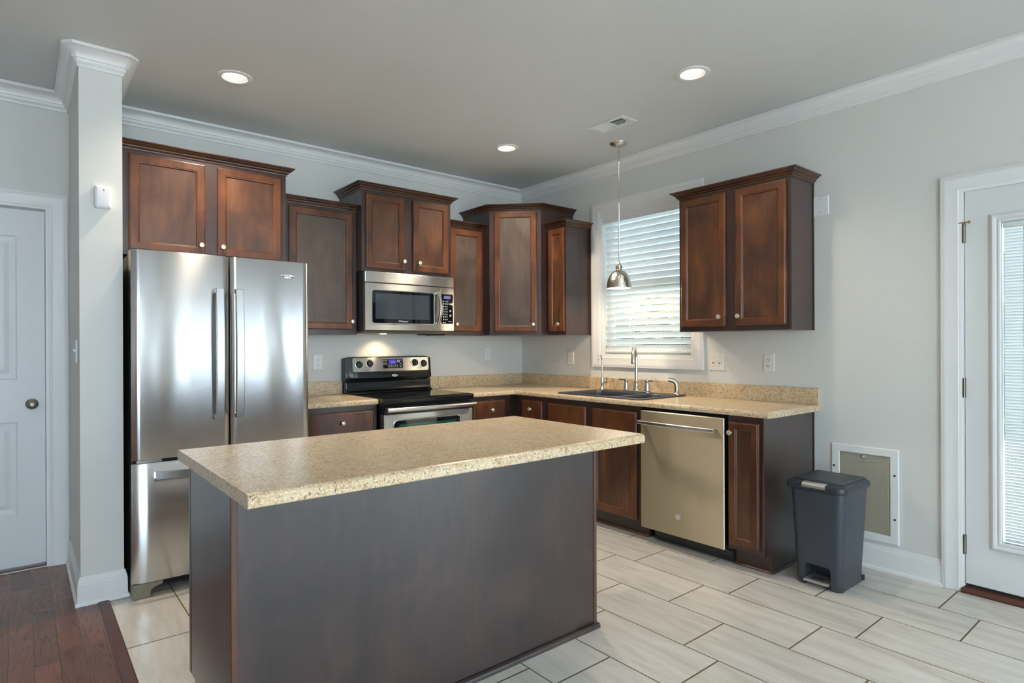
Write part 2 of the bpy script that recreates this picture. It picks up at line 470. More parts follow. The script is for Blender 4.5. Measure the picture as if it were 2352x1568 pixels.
def cut(o, cutter_bm):                         # boolean cut, applied
    me = bpy.data.meshes.new('cutter'); bmesh.ops.recalc_face_normals(cutter_bm, faces=cutter_bm.faces)
    cutter_bm.to_mesh(me); cutter_bm.free()
    c = bpy.data.objects.new('cutter', me); COL.objects.link(c)
    mods = [(md.name, md.width, md.segments) for md in o.modifiers if md.type == 'BEVEL']
    for md in list(o.modifiers): o.modifiers.remove(md)
    md = o.modifiers.new('cut', 'BOOLEAN'); md.operation = 'DIFFERENCE'; md.object = c; md.solver = 'EXACT'
    bpy.context.view_layer.update()
    dg = bpy.context.evaluated_depsgraph_get()
    new = bpy.data.meshes.new_from_object(o.evaluated_get(dg), depsgraph=dg)
    o.modifiers.clear(); old = o.data; o.data = new; new.name = old.name
    bpy.data.objects.remove(c)
    for nme, w, s in mods:
        b = o.modifiers.new(nme, 'BEVEL'); b.width = w; b.segments = s; b.limit_method = 'ANGLE'; b.angle_limit = math.radians(35)
def text(name, body, size, F, u, d, z, mat, parent, depth=0.0004, shear=0.0, wide=1.0):
    cu = bpy.data.curves.new(name, 'FONT'); cu.body = body; cu.size = size; cu.extrude = depth
    cu.align_x = 'CENTER'; cu.align_y = 'CENTER'; cu.shear = shear
    t = bpy.data.objects.new('t', cu); COL.objects.link(t)
    bpy.context.view_layer.update()
    dg = bpy.context.evaluated_depsgraph_get()
    me = bpy.data.meshes.new_from_object(t.evaluated_get(dg), depsgraph=dg)
    bpy.data.objects.remove(t)
    bm = BM(); bm.from_mesh(me); bpy.data.meshes.remove(me)
    for v in bm.verts: v.co = Vector(F(u + v.co.x * wide, d + v.co.z, z + v.co.y))
    return mesh(name, bm, mat, parent)

# ------------------------------------------------------------------ the room
XL, YB = -7.4, -8.1                            # left wall and rear wall of the open room
PX0, PX1, PY = -3.568, -3.385, -0.775          # the wall end beside the refrigerator
WT = 0.14
LIGHTS = [(-2.867, -0.898), (-0.935, -0.915), (-0.918, -2.511)]
ST = 'structure'
# floors: tile in rows with their own running-bond offset, and wood planks left of it
bm = BM(); lay = bm.faces.layers.float.new('joint_offset')
offs = {0: .460, 1: .017, 2: .324, 3: .184, 4: .488, 5: .047, 6: .352, 7: .205, 8: .510, 9: .066, 10: .212}
edges = [0.10, -TX0 - TROW]; k = 1
while edges[-1] - TROW > -3.452: edges.append(edges[-1] - TROW)
edges.append(-3.452)
prev = None
for i, x in enumerate(edges):
    cur = [bm.verts.new((x, 0.1, 0)), bm.verts.new((x, YB, 0))]
    if prev:
        f = bm.faces.new((prev[0], prev[1], cur[1], cur[0])); f[lay] = offs[i - 1]
    prev = cur
mesh('floor', bm, 'floor_tile', kind=ST)
bm = BM(); bm.faces.new([bm.verts.new(p) for p in ((-3.496, 0.2, 0), (-3.496, YB, 0), (XL, YB, 0), (XL, 0.2, 0))])
mesh('floor', bm, 'wood_planks', kind=ST)
bm = prism(BM(), lambda u, d, z: (d, u, z), [(-3.500, -0.004), (-3.500, 0.001), (-3.494, 0.006), (-3.456, 0.006), (-3.449, 0.001), (-3.449, -0.004)], -0.792, YB)
mesh('trim_1', bm, 'threshold_wood', kind=ST, label='dark wood transition strip between plank floor and tile')
# ceiling with the openings of the recessed lights and the air vent
bm = holed(BM(), lambda u, d, z: (u, z, d), rect(XL, 0.0, YB, 0.0), [circ(x, y, 0.074) for x, y in LIGHTS] + [rect(-0.742, -0.630, -1.855, -1.610)], H, H + 0.10)
mesh('ceiling', bm, 'ceiling_paint', kind=ST)
WU0, WU1, WZ0, WZ1 = 1.018, 1.902, 1.192, 2.383      # kitchen window opening
DU0, DU1, DZ1 = 3.492, 4.445, 2.088                   # glazed door opening
bm = holed(BM(), Rf, rect(-WT, -YB, -0.05, H + .02), [rect(WU0, WU1, WZ0, WZ1), rect(DU0, DU1, 0.004, DZ1), rect(6.15, 7.45, 0.05, 2.15)], 0.0, -WT)
mesh('wall_right', bm, 'wall_paint', kind=ST)
LX0, LX1, LZ1 = -4.455, -3.680, 2.088                 # left door opening
bm = holed(BM(), Bf, rect(XL, 0.0, -0.05, H + .02), [rect(LX0 - .0145, LX1 + .0145, 0.004, LZ1 + .0145)], 0.0, -WT)
mesh('wall_back', bm, 'wall_paint', kind=ST)
bm = holed(BM(), lambda u, d, z: (u, YB - d, z), rect(XL - WT, 0.0, -0.05, H + .02), [rect(-1.72, -1.40, 0.30, 2.40), rect(-1.02, -0.74, 0.30, 2.40), rect(-5.4, -3.0, 0.30, 2.50)], 0.0, WT)
mesh('wall_rear', bm, 'wall_paint', kind=ST)
bm = holed(BM(), lambda u, d, z: (XL - d, u, z), rect(YB, WT, -0.05, H + .02), [], 0.0, WT)
mesh('wall_left', bm, 'wall_paint', kind=ST)
mesh('wall_partition', bx(Wf, PX0, PX1, PY, 0.0, 0, H), 'wall_paint', kind=ST)
# crown moulding round the room, with clipped corners at the wall end
CP = [(0, -.100), (.007, -.100), (.010, -.096), (.010, -.086), (.017, -.080), (.021, -.071), (.022, -.064), (.028, -.062), (.030, -.050), (.037, -.037),
      (.048, -.026), (.060, -.020), (.066, -.017), (.072, -.017), (.072, -.001), (0, -.001)]
bm = sweep(BM(), [(XL, 0), (PX0, 0), (PX0, PY), (PX1, PY), (PX1, 0), (0, 0), (0, YB)], CP, lambda a, b, h: (a, b, H + h), chamfer=(2, 3))
mesh('trim_2', bm, 'white_trim', kind=ST, smooth=True, label='white crown moulding along the ceiling edge')
BP = [(0, 0), (.024, 0), (.024, .008), (.021, .016), (.015, .021), (.014, .104), (.012, .109), (.0125, .114), (.008, .123), (.007, .132), (.004, .139), (0, .139)]
bm = sweep(BM(), [(PX0, -0.012), (PX0, PY), (PX1, PY), (PX1, -0.70)], BP, lambda a, b, h: (a, b, h))
mesh('baseboard_left', bm, 'white_trim', kind=ST)
bm = sweep(BM(), [(0, -2.755), (0, -3.410)], BP, lambda a, b, h: (a, b, h))
mesh('baseboard_right', bm, 'white_trim', kind=ST)
# pale ground added to bounce daylight onto the ceiling, and hedge outside
bm = BM(); bm.faces.new([bm.verts.new(p) for p in ((-14, -16, -.12), (14, -16, -.12), (14, 6, -.12), (-14, 6, -.12))])
mesh('ground', bm, 'bounce_ground', kind=ST)
bm = BM(); bmesh.ops.create_grid(bm, x_segments=60, y_segments=22, size=0.5)
for v in bm.verts:
    x, y = v.co.x, v.co.y
    v.co = Vector((7.5 + random.uniform(-.35, .35), -1.5 + x * 18, -0.12 + (y + .5) * 2.0 + random.uniform(-.1, .1)))
o = mesh('hedge', bm, 'hedge_leaves', kind='stuff', label='dark green hedge beyond the kitchen window', cat='hedge')
sd = o.modifiers.new('thick', 'SOLIDIFY'); sd.thickness = 0.8

# ------------------------------------------------------------------ casings, window, doors
CASP = [(0, 0), (0, .010), (.006, .013), (.012, .013), (.016, .016), (.022, .015), (.052, .017), (.066, .020), (.078, .021), (.084, .018), (.090, .018), (.090, 0)]
win = thing('window_1', 'white framed kitchen window over the sink behind slatted blinds', None, (0, -1.46, 1.19)); tag(win, kind=ST)
bm = sweep(BM(), rect(WU0, WU1, WZ0, WZ1), [(o + .0, h) for o, h in CASP], lambda a, b, h: Rf(a, h, b), closed=True)
mesh('casing', bm, 'white_trim', win, smooth=True)
bm = BM()
prof = [(0, 0.006), (0.0, -WT), (-.016, -WT), (-.016, 0.006)]
sweep(bm, rect(WU0, WU1, WZ0, WZ1), prof, lambda a, b, h: Rf(a, h, b), closed=True)
mesh('jamb', bm, 'white_trim', win)
SP = [(0, -.085), (0, -.115), (-.045, -.115), (-.045, -.095), (-.038, -.085)]
SL = [(0, -.112), (0, -.138), (-.045, -.138), (-.045, -.118), (-.038, -.112)]
zm = 1.775
for nme, pr, z0, z1 in (('lower_sash', SP, WZ0 + .016, zm + .02), ('upper_sash', SL, zm - .02, WZ1 - .016)):
    bm = sweep(BM(), rect(WU0 + .016, WU1 - .016, z0, z1), pr, lambda a, b, h: Rf(a, h, b), closed=True)
    s = mesh(nme, bm, 'white_trim', win)
    d = pr[0][1] - .016
    mesh('pane', bx(Rf, WU0 + .058, WU1 - .058, d - .002, d + .002, z0 + .042, z1 - .042), 'clear_glass', s)

blind = thing('window_blind', 'white wide slat blind hanging in the window above the sink', 'blind', (0.045, -1.46, 2.36))
V0_, V1_ = WU0 + .020, WU1 - .020
VP = [(.016, 2.292), (.018, 2.296), (.018, 2.312), (.014, 2.320), (.014, 2.345), (.019, 2.352), (.021, 2.362), (.021, 2.380), (.006, 2.380), (.006, 2.292)]
mesh('valance', prism(BM(), lambda u, d, z: Rf(u, d - .022, z), VP, V0_ + .001, V1_ - .001), 'white_trim', blind)
mesh('headrail', bx(Rf, V0_ + .01, V1_ - .01, -.070, -.020, 2.325, 2.366), 'white_trim', blind)
SD = -.047
ns = 21; zt, zb = 2.300, 1.258
th = math.radians(61)
for i in range(ns):
    z = zt - (zt - zb) * i / (ns - 1)
    t = th + random.uniform(-.025, .025)
    prof = []
    for k in range(7):                          # slightly crowned slat, room edge up
        s = (k / 6 - .5) * .050; c = .0016 * (1 - (2 * k / 6 - 1) ** 2)
        prof.append((s, c + .0013))
    for k in range(6, -1, -1):
        s = (k / 6 - .5) * .050; c = .0016 * (1 - (2 * k / 6 - 1) ** 2)
        prof.append((s, c - .0013))
    pr = [(SD + s * math.cos(t) - c * math.sin(t), z + s * math.sin(t) + c * math.cos(t)) for s, c in prof]
    mesh('slat', prism(BM(), Rf, pr, V0_ + .004, V1_ - .004), 'blind_slat', blind)
mesh('bottom_rail', bx(Rf, V0_ + .004, V1_ - .004, SD - .026, SD + .026, 1.224, 1.240), 'white_trim', blind, bevel=.004)
for uu in (V0_ + .10, 1.31, 1.56, V1_ - .10):
    for dd in (-.024, .024):
        mesh('ladder_cord', tube(BM(), [Rf(uu, SD + dd, 2.33), Rf(uu, SD + dd, 1.235)], .0011, 6), 'white_plastic', blind)
for zz, du in ((1.415, .0), (1.262, -.006)):
    uu = V0_ + .036 + du
    c = mesh('pull_cord', tube(BM(), [Rf(uu, -.012, 2.29), Rf(uu, -.012, zz + .02)], .0011, 6), 'white_plastic', blind)
    mesh('tassel', lathe(BM(), [(.002, .026), (.005, .020), (.0065, .0), (.004, -.004)], lambda a, b, h, uu=uu, zz=zz: Rf(uu + a, -.012 + b, zz + h), 12), 'tan_tassel', c, smooth=True)

# left door: white two-panel door in its casing
d1 = thing('door_1', 'white panelled door with a round knob left of the wall end', None, (-4.06, 0, 0)); tag(d1, kind=ST)
LC0, LC1 = LX0 - .014, LX1 + .014
bm = sweep(BM(), [(LC1, 0.0), (LC1, LZ1 + .0), (LC0, LZ1 + .0), (LC0, 0)], CASP, lambda a, b, h: Bf(a, h, b))
mesh('casing', bm, 'white_trim', d1, smooth=True)
bm = sweep(BM(), [(LX1, 0.0), (LX1, LZ1), (LX0, LZ1), (LX0, 0)], [(.014, .004), (.014, -WT), (-.004, -WT), (-.004, -.064), (0.0, -.060), (-.0, .004)], lambda a, b, h: Bf(a, h, b))
mesh('jamb', bm, 'white_trim', d1)
lf0, lf1 = LX0 + .004, LX1 - .004
bm = holed(BM(), Bf, rect(lf0, lf1, .016, LZ1 - .006), [rect(lf0 + .122, lf1 - .122, .312, .856), rect(lf0 + .122, lf1 - .122, 1.092, 1.932)], -.050, -.062)
box(bm, Bf, lf0, lf1, -.090, -.0621, .016, LZ1 - .006)
leaf = mesh('leaf', bm, 'door_white', d1)
for z0, z1 in ((.312, .856), (1.092, 1.932)):
    bm = rloops(BM(), Bf, lf0 + .1222, lf1 - .1222, z0 + .0002, z1 - .0002, [(0, -.0615), (0, -.050), (.005, -.0505), (.012, -.056), (.040, -.059), (.044, -.058), (.062, -.0525), (.066, -.052)])
    mesh('moulded_panel', bm, 'door_white', leaf)
kb = lathe(BM(), [(.030, 0), (.031, .004), (.027, .009), (.012, .012), (.011, .030), (.020, .036), (.027, .046), (.0275, .054), (.022, .062), (.012, .065), (.010, .063), (.004, .0635)], lambda a, b, h: Bf(-3.745 + a, -.050 + h, .952 + b), 28)
mesh('knob', kb, 'bronze_hinge', d1, smooth=True)
mesh('threshold', bx(Bf, LX0, LX1, -.13, -.012, .001, .012), 'threshold_wood', d1)

# glazed door on the window wall
d2 = thing('door_2', 'white exterior door with a full glass light and inner mini blind', None, (0, -3.97, 0)); tag(d2, kind=ST)
DC0, DC1 = DU0 + .006, DU1 - .006
bm = sweep(BM(), [(DC0 - .0, 0.0), (DC0, DZ1 - .020), (DC1, DZ1 - .020), (DC1, 0)], CASP, lambda a, b, h: Rf(a, h, b), side=-1)
mesh('casing', bm, 'white_trim', d2, smooth=True)
bm = sweep(BM(), [(DU0, 0.0), (DU0, DZ1), (DU1, DZ1), (DU1, 0)], [(0, .004), (0, -WT), (-.024, -WT), (-.024, -.058), (-.012, -.052), (-.012, .004)], lambda a, b, h: Rf(a, h, b), side=-1)
mesh('jamb', bm, 'white_trim', d2)
e0, e1 = DU0 + .0165, DU1 - .0165
g0, g1, gz0, gz1 = e0 + .148, e1 - .148, .292, 1.888
bm = holed(BM(), Rf, rect(e0, e1, .046, DZ1 - .018), [rect(g0, g1, gz0, gz1)], -.003, -.047)
leaf = mesh('leaf', bm, 'door_white', d2, bevel=.001)
LF = [(0.0, -.012), (0.0, .004), (.005, .008), (.012, .0085), (.017, .004), (.024, .011), (.034, .013), (.040, .009), (.046, .004), (.046, -.012)]
bm = sweep(BM(), rect(g0, g1, gz0, gz1), [(o, h) for o, h in LF], lambda a, b, h: Rf(a, h, b), closed=True)
mesh('light_frame', bm, 'door_white', leaf)
mesh('glass_pane', bx(Rf, g0, g1, -.012, -.008, gz0, gz1), 'door_glass', leaf)
mesh('glass_pane', bx(Rf, g0, g1, -.046, -.042, gz0, gz1), 'door_glass', leaf)
bm = BM(); nsl = 104; top = gz1 - .026
box(bm, Rf, g0 + .003, g1 - .003, -.034, -.018, top, gz1 - .002)
for i in range(nsl):
    z = gz0 + .012 + (top - gz0 - .016) * i / (nsl - 1)
    t = math.radians(60)
    c, s = math.cos(t) * .0088, math.sin(t) * .0088
    prism(bm, Rf, [(-.026 - c, z - s), (-.026 + c, z + s), (-.026 + c + .0005, z + s - .0005), (-.026 - c + .0005, z - s - .0005)], g0 + .006, g1 - .006)
mesh('mini_blind', bm, 'mini_slat', leaf)
for uu in (g0 + .082, g1 - .082):
    mesh('blind_cord', tube(BM(), [Rf(uu, -.0165, top), Rf(uu, -.0165, gz0 + .004)], .0012, 6), 'white_plastic', leaf)
for z in (1.854, 1.056, .247):
    bm = lathe(BM(), [(.0065, -.050), (.0065, .050)], lambda a, b, h, z=z: Rf(e0 - .004 + a, .004 + b, z + h), 14)
    for q in (-.03, -.01, .01, .03): lathe(bm, [(.0072, q - .0085), (.0072, q + .0085)], lambda a, b, h, z=z: Rf(e0 - .004 + a, .004 + b, z + h), 14)
    hg = mesh('hinge', bm, 'bronze_hinge', d2, smooth=True)
    mesh('hinge_leaf', bx(Rf, e0 - .0125, e0 + .0035, -.003, .0005, z - .050, z + .050), 'bronze_hinge', hg)
    if z > 1.5:
        bm = tube(BM(), [Rf(e0 - .024, .012, z + .054), Rf(e0 + .020, .012, z + .054)], .003, 8)
        lathe(bm, [(.009, -.003), (.009, .003)], lambda a, b, h, z=z: Rf(e0 - .004 + a, .004 + b, z + .054 + h), 14)
        lathe(bm, [(.0075, 0), (.0085, .003), (.0075, .008), (.003, .010)], lambda a, b, h, z=z: Rf(e0 + .018 + h, .012 + a, z + .054 + b), 12)
        mesh('door_stop', bm, 'brass', hg, smooth=True)
bm = prism(BM(), Rf, [(-.13, .002), (.024, .002), (.026, .010), (.016, .017), (.010, .026), (-.002, .030), (-.13, .036)], DU0 + .001, DU1 - .001)
mesh('sill', bm, 'threshold_wood', d2)
mesh('sweep_strip', bx(Rf, e0, e1, -.046, -.006, .0365, .0455), 'black_plastic', leaf)

# unseen windows behind the camera, shaped for fill light and refrigerator reflections
def unseen_window(name, F, u0, u1, z0, z1, label):
    w = thing(name, label, None, F((u0 + u1) / 2, 0, z0)); tag(w, kind=ST)
    mesh('casing', sweep(BM(), rect(u0, u1, z0, z1), CASP, lambda a, b, h: F(a, h, b), closed=True), 'white_trim', w)
    mesh('frame', sweep(BM(), rect(u0, u1, z0, z1), [(0, .004), (0, -WT), (-.012, -WT), (-.012, .004)], lambda a, b, h: F(a, h, b), closed=True), 'white_trim', w)
    um = (u0 + u1) / 2
    if u1 - u0 > .6: mesh('mullion', bx(F, um - .02, um + .02, -.10, -.05, z0, z1), 'white_trim', w)
RW = lambda u, d, z: (u, YB + d, z)
unseen_window('unseen_window_2', RW, -1.72, -1.40, 0.30, 2.40, 'narrow unseen window in the rear wall, placed for a refrigerator reflection')
unseen_window('unseen_window_3', RW, -1.02, -0.74, 0.30, 2.40, 'narrow unseen window near the rear corner, placed for a refrigerator reflection')
unseen_window('unseen_window_4', RW, -5.4, -3.0, 0.30, 2.50, 'wide unseen window in the rear wall, sized for fill light')
unseen_window('unseen_window_5', lambda u, d, z: (-d, -u, z), 6.15, 7.45, 0.05, 2.15, 'unseen patio opening in the right wall, placed for a refrigerator reflection')

# ------------------------------------------------------------------ cabinets
def knob(F, u, d, z, parent):
    pr = [(.0075, 0), (.0075, .003), (.0052, .006), (.0052, .012), (.009, .015), (.0150, .0175), (.0155, .0205), (.0135, .0245), (.0070, .0265), (.0005, .027)]
    return mesh('knob', lathe(BM(), pr, lambda a, b, h: F(u + a, d + h, z + b), 20), 'knob_nickel', parent, smooth=True)
def door(F, u0, u1, z0, z1, d0, parent, kn=None, w=.052, name='door', pm='wood_panel'):
    D = d0 + .0005
    st = [(0, D), (0, D + .0135), (.0015, D + .016), (.006, D + .0175), (.0085, D + .0195), (w - .010, D + .0195), (w - .008, D + .0175), (w - .004, D + .0165), (w, D + .0105), (w, D)]
    bm = rloops(BM(), F, u0, u1, z0, z1, st, False, False)
    o = mesh(name, bm, 'wood_door', parent)
    mesh('panel', bx(F, u0 + w + .0003, u1 - w - .0003, D + .0015, D + .0105, z0 + w + .0003, z1 - w - .0003), pm, o)
    if kn: knob(F, kn[0], D + .0195, kn[1], o)
    return o
def drawer(F, u0, u1, z0, z1, d0, parent, kn=None, name='drawer'):
    D = d0 + .0005
    st = [(0, D), (0, D + .012), (.002, D + .0145), (.006, D + .016), (.010, D + .0195)]
    o = mesh(name, rloops(BM(), F, u0, u1, z0, z1, st), 'wood_door', parent)
    if kn: knob(F, kn[0], D + .0195, kn[1], o)
    return o
KP = [(0, 0), (.006, 0), (.008, .004), (.008, .009), (.014, .012), (.017, .017), (.018, .022), (.026, .026), (.032, .031), (.035, .037), (.044, .038), (.047, .041), (.047, .047), (0, .047)]
def crown(path, zf, parent):
    mesh('crown_moulding', sweep(BM(), path, KP, lambda a, b, h: (a, b, zf + h)), 'wood_crown', parent, smooth=True)
G = .0015
def upper(F, u0, u1, depth, zb, zf, doors, label, base, ends=(False, False), pm='wood_panel'):
    t = thing('wall_cabinet', label, 'cabinet', base)
    mesh('carcass', bx(F, u0, u1, .001, depth, zb, zf), ['wood_dark'], t, bevel=.0012)
    pts = []
    if ends[0]: pts.append((u0, .0015))
    pts += [(u0, depth), (u1, depth)]
    if ends[1]: pts.append((u1, .0015))
    crown([F(a, b, 0)[:2] for a, b in pts], zf, t)
    for (a, b, c, d, k) in doors: door(F, a, b, c, d, depth, t, k, pm=pm)
    return t
# over the refrigerator
t = upper(Bf, -3.3835, -2.432, .440, 1.807, 2.405,
      [(-3.318, -2.922, 1.835, 2.382, (-2.947, 1.893)), (-2.853, -2.466, 1.835, 2.382, (-2.826, 1.893))],
      'wide dark wood wall cabinet with two doors directly above the refrigerator', (-2.9, 0, 1.807), (False, True))
# tall single door left of the microwave
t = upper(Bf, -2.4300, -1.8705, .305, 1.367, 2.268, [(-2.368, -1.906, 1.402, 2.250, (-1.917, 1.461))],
      'single door wall cabinet with panel greyed by wear and painted sheen between refrigerator and microwave', (-2.15, 0, 1.367), pm='wood_worn_sheen')
t = upper(Bf, -1.8685, -1.0935, .387, 1.830, 2.425,
      [(-1.837, -1.520, 1.856, 2.402, (-1.534, 1.921)), (-1.445, -1.126, 1.856, 2.402, (-1.400, 1.921))],
      'raised two door wall cabinet directly above the microwave', (-1.48, 0, 1.83), (True, True))
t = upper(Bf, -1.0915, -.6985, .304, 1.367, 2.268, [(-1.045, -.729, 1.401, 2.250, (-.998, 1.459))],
      'narrow pale-panelled wall cabinet between microwave and corner cabinet', (-.9, 0, 1.367), pm='wood_worn_sheen')
# diagonal corner cabinet
t = thing('wall_cabinet', 'tall diagonal wall cabinet standing in the corner of the room', 'cabinet', (-.3, -.3, 1.369))
CA, CD = .696, .387
plan = [(-.0012, -.0012), (-CA, -.0012), (-CA, -CD), (-CD, -CA), (-.0012, -CA)]
mesh('carcass', loft(BM(), [[(x, y, z) for x, y in plan] for z in (1.369, 2.425)]), 'wood_dark', t, bevel=.0012)
crown([(-CA, -.0015), (-CA, -CD), (-CD, -CA), (-.0015, -CA)], 2.425, t)
door(Ff(-CA, -CD, math.radians(-45)), .041, .400, 1.399, 2.410, 0, t, (.371, 1.459), pm='wood_worn_sheen')
t = upper(Rf, .6980, .907, .300, 1.369, 2.270, [(.708, .896, 1.398, 2.255, (.838, 1.459))],
      'slim wall cabinet with dark door next to the window, left of the pendant lamp', (0, -.8, 1.369), (False, True))
t = upper(Rf, 1.991, 2.753, .292, 1.370, 2.270,
      [(2.012, 2.340, 1.401, 2.254, (2.302, 1.461)), (2.408, 2.728, 1.401, 2.254, (2.434, 1.461))],
      'two door wall cabinet with reddish doors right of the window', (0, -2.37, 1.37), (True, True))
mesh('scribe_strip', bx(Rf, 2.7533, 2.757, .001, .014, 1.370, 2.268), 'wood_dark', t)

# base cabinets
TOE = [(.001, .0), (.535, .0), (.535, .108), (.610, .108), (.610, .8755), (.001, .8755)]
def base(F, u0, u1, label, loc, end=False):
    t = thing('base_cabinet', label, 'cabinet', loc)
    mesh('carcass', prism(BM(), F, TOE, u0, u1), 'wood_dark', t, bevel=.001)
    return t
SH = [(.0, .0), (.014, .0), (.013, .006), (.009, .012), (.0, .016)]
t = base(Bf, -2.440, -1.866, 'base cabinet with one drawer between refrigerator and stove', (-2.15, 0, 0))
drawer(Bf, -2.400, -1.896, .690, .842, .610, t, (-2.128, .768))
door(Bf, -2.400, -1.896, .125, .665, .610, t, (-1.925, .60))
t = base(Bf, -1.092, -.655, 'base cabinet with one reddish drawer right of the stove', (-.87, 0, 0))
drawer(Bf, -1.042, -.724, .690, .842, .610, t, (-.866, .768))
door(Bf, -1.042, -.724, .125, .665, .610, t, (-1.01, .60))
t = thing('base_cabinet', 'base cabinet with a small drawer in the corner left of the sink', 'cabinet', (0, -.8, 0))
mesh('carcass', prism(BM(), Rf, TOE, .654, .9885), 'wood_dark', t, bevel=.001)
drawer(Rf, .716, .957, .690, .842, .610, t, (.834, .773))
door(Rf, .716, .957, .125, .665, .610, t, (.93, .60))
t = thing('base_cabinet', 'double door base cabinet with false drawer fronts below the sink', 'cabinet', (0, -1.45, 0))
bm = prism(BM(), Rf, TOE, .9895, 1.9165)
o = mesh('carcass', bm, 'wood_dark', t)
cut(o, bx(Rf, 1.03, 1.88, .04, .592, .70, 1.0))
drawer(Rf, 1.026, 1.421, .690, .838, .610, t, None, 'false_drawer_front')
drawer(Rf, 1.489, 1.881, .690, .838, .610, t, None, 'false_drawer_front')
door(Rf, 1.026, 1.421, .122, .665, .610, t, (1.39, .60))
door(Rf, 1.489, 1.881, .122, .665, .610, t, (1.52, .60))
mesh('toe_moulding', prism(BM(), Rf, [(.5355 + a, b) for a, b in SH], .80, 1.915), 'wood_edge', t)
t = thing('base_cabinet', 'narrow end base cabinet with one tall door right of the dishwasher', 'cabinet', (0, -2.64, 0))
mesh('carcass', prism(BM(), Rf, TOE, 2.534, 2.744), 'wood_dark', t, bevel=.001)
mesh('end_panel', prism(BM(), Rf, TOE[:1] + [(.5352, 0), (.5352, .1075), (.6105, .1075)] + TOE[4:], 2.7443, 2.7500), 'wood_side', t)
mesh('edge_strip', bx(Rf, 2.7440, 2.7506, .6106, .6122, .112, .8745), 'wood_edge', t)
mesh('scribe_strip', bx(Rf, 2.7503, 2.754, .001, .013, .0, .8745), 'wood_dark', t)
door(Rf, 2.545, 2.725, .137, .842, .610, t, (2.562, .780), w=.050)
mesh('toe_moulding', prism(BM(), Rf, [(.5355 + a, b) for a, b in SH], 2.536, 2.764), 'wood_edge', t)
mesh('side_moulding', sweep(BM(), [(-.548, -2.7505), (-.016, -2.7505)], SH, lambda a, b, h: (a, b, h), side=1), 'wood_dark', t)

# worktops
EDGE = [(.0015, .8762), (.618, .8762), (.632, .8785), (.6365, .884), (.637, .897), (.634, .906), (.627, .9115), (.617, .914), (.0015, .914)]
BS = [(.0015, .9143), (.0195, .9143), (.0195, 1.010), (.0185, 1.013), (.016, 1.0145), (.0015, 1.0145)]
t = thing('countertop', 'L shaped speckled beige laminate countertop round the corner with the sink', 'countertop', (-.3, -.3, .876))
o = mesh('worktop', sweep(BM(), [(-1.0905, 0), (0, 0), (0, -2.784)], EDGE, lambda a, b, h: (a, b, h)), 'laminate', t)
cut(o, bx(Rf, 1.12, 1.87, .09, .575, .80, 1.0))
mesh('backsplash', sweep(BM(), [(-1.0905, 0), (0, 0), (0, -2.784)], BS, lambda a, b, h: (a, b, h)), 'laminate', t)
t = thing('countertop', 'short speckled beige countertop between refrigerator and stove', 'countertop', (-2.15, -.3, .876))
mesh('worktop', sweep(BM(), [(-2.441, 0), (-1.8665, 0)], EDGE, lambda a, b, h: (a, b, h)), 'laminate', t)
mesh('backsplash', sweep(BM(), [(-2.441, 0), (-1.8665, 0)], BS, lambda a, b, h: (a, b, h)), 'laminate', t)

# island
IX0, IX1, IY0, IY1 = -3.320, -1.757, -2.549, -1.985
t = thing('kitchen_island', 'dark wood kitchen island cabinet standing in the middle of the floor', 'kitchen island', ((IX0 + IX1) / 2, (IY0 + IY1) / 2, 0))
CT0, CTZ = .864, .902
IF = lambda u, d, z: (-u, IY1 - .05 + d, z)      # the cupboard side, facing the stove
mesh('carcass', bx(Wf, IX0 + .012, IX1 - .012, IY0 + .012, IY1 - .020, .095, CT0 - .0005), 'wood_dark', t)
mesh('plinth', bx(Wf, IX0 + .012, IX1 - .012, IY0 + .012, IY1 - .09, 0, .0945), 'wood_dark', t)
mesh('back_panel', bx(Wf, IX0 + .018, IX1 - .016, IY0, IY0 + .0115, .0, CT0 - .0006), 'wood_side', t)
SPN = [(IY0 + .0125, 0), (IY1 - .088, 0), (IY1 - .088, .104), (IY1 - .030, .104), (IY1 - .030, CT0 - .0006), (IY0 + .0125, CT0 - .0006)]
mesh('side_panel', prism(BM(), lambda u, d, z: (u, d, z), SPN, IX0, IX0 + .0115), 'wood_side', t)
mesh('side_panel', prism(BM(), lambda u, d, z: (u, d, z), SPN, IX1 - .0115, IX1), 'wood_side', t)
mesh('corner_strip', bx(Wf, IX0 - .002, IX0 + .0175, IY0 - .004, IY0 + .0120, .0, CT0 - .0006), 'wood_edge', t, bevel=.002)
mesh('corner_strip', bx(Wf, IX1 - .0155, IX1 + .002, IY0 - .004, IY0 + .0120, .0, CT0 - .0006), 'wood_edge', t, bevel=.002)
mesh('face_stile', bx(Wf, IX0 - .001, IX0 + .012, IY1 - .0295, IY1 - .004, .104, CT0 - .0006), 'wood_dark', t, bevel=.001)
BQ = [(0, 0), (.017, 0), (.0195, .006), (.019, .012), (.015, .018), (.008, .021), (0, .0215)]
mesh('base_moulding', sweep(BM(), [(IX0 + .016, IY0 - .0045), (IX1 + .004, IY0 - .0045)], BQ, lambda a, b, h: (a, b, h)), 'wood_side', t)
for a in (0, 1):
    ua = -IX1 + .03 + a * .765
    for q in (0, 1):
        u = ua + q * .375
        drawer(IF, u, u + .36, .69, .835, .0305, t, (u + .18, .765))
        door(IF, u, u + .36, .125, .665, .0305, t, (u + (.32 if q == 0 else .04), .60))
lo = thing('island_countertop', 'speckled beige laminate top overhanging the kitchen island', 'countertop', (-2.53, -2.35, CT0))
TX0_, TX1_, TY0, TY1 = -3.342, -1.717, -2.797, -1.911
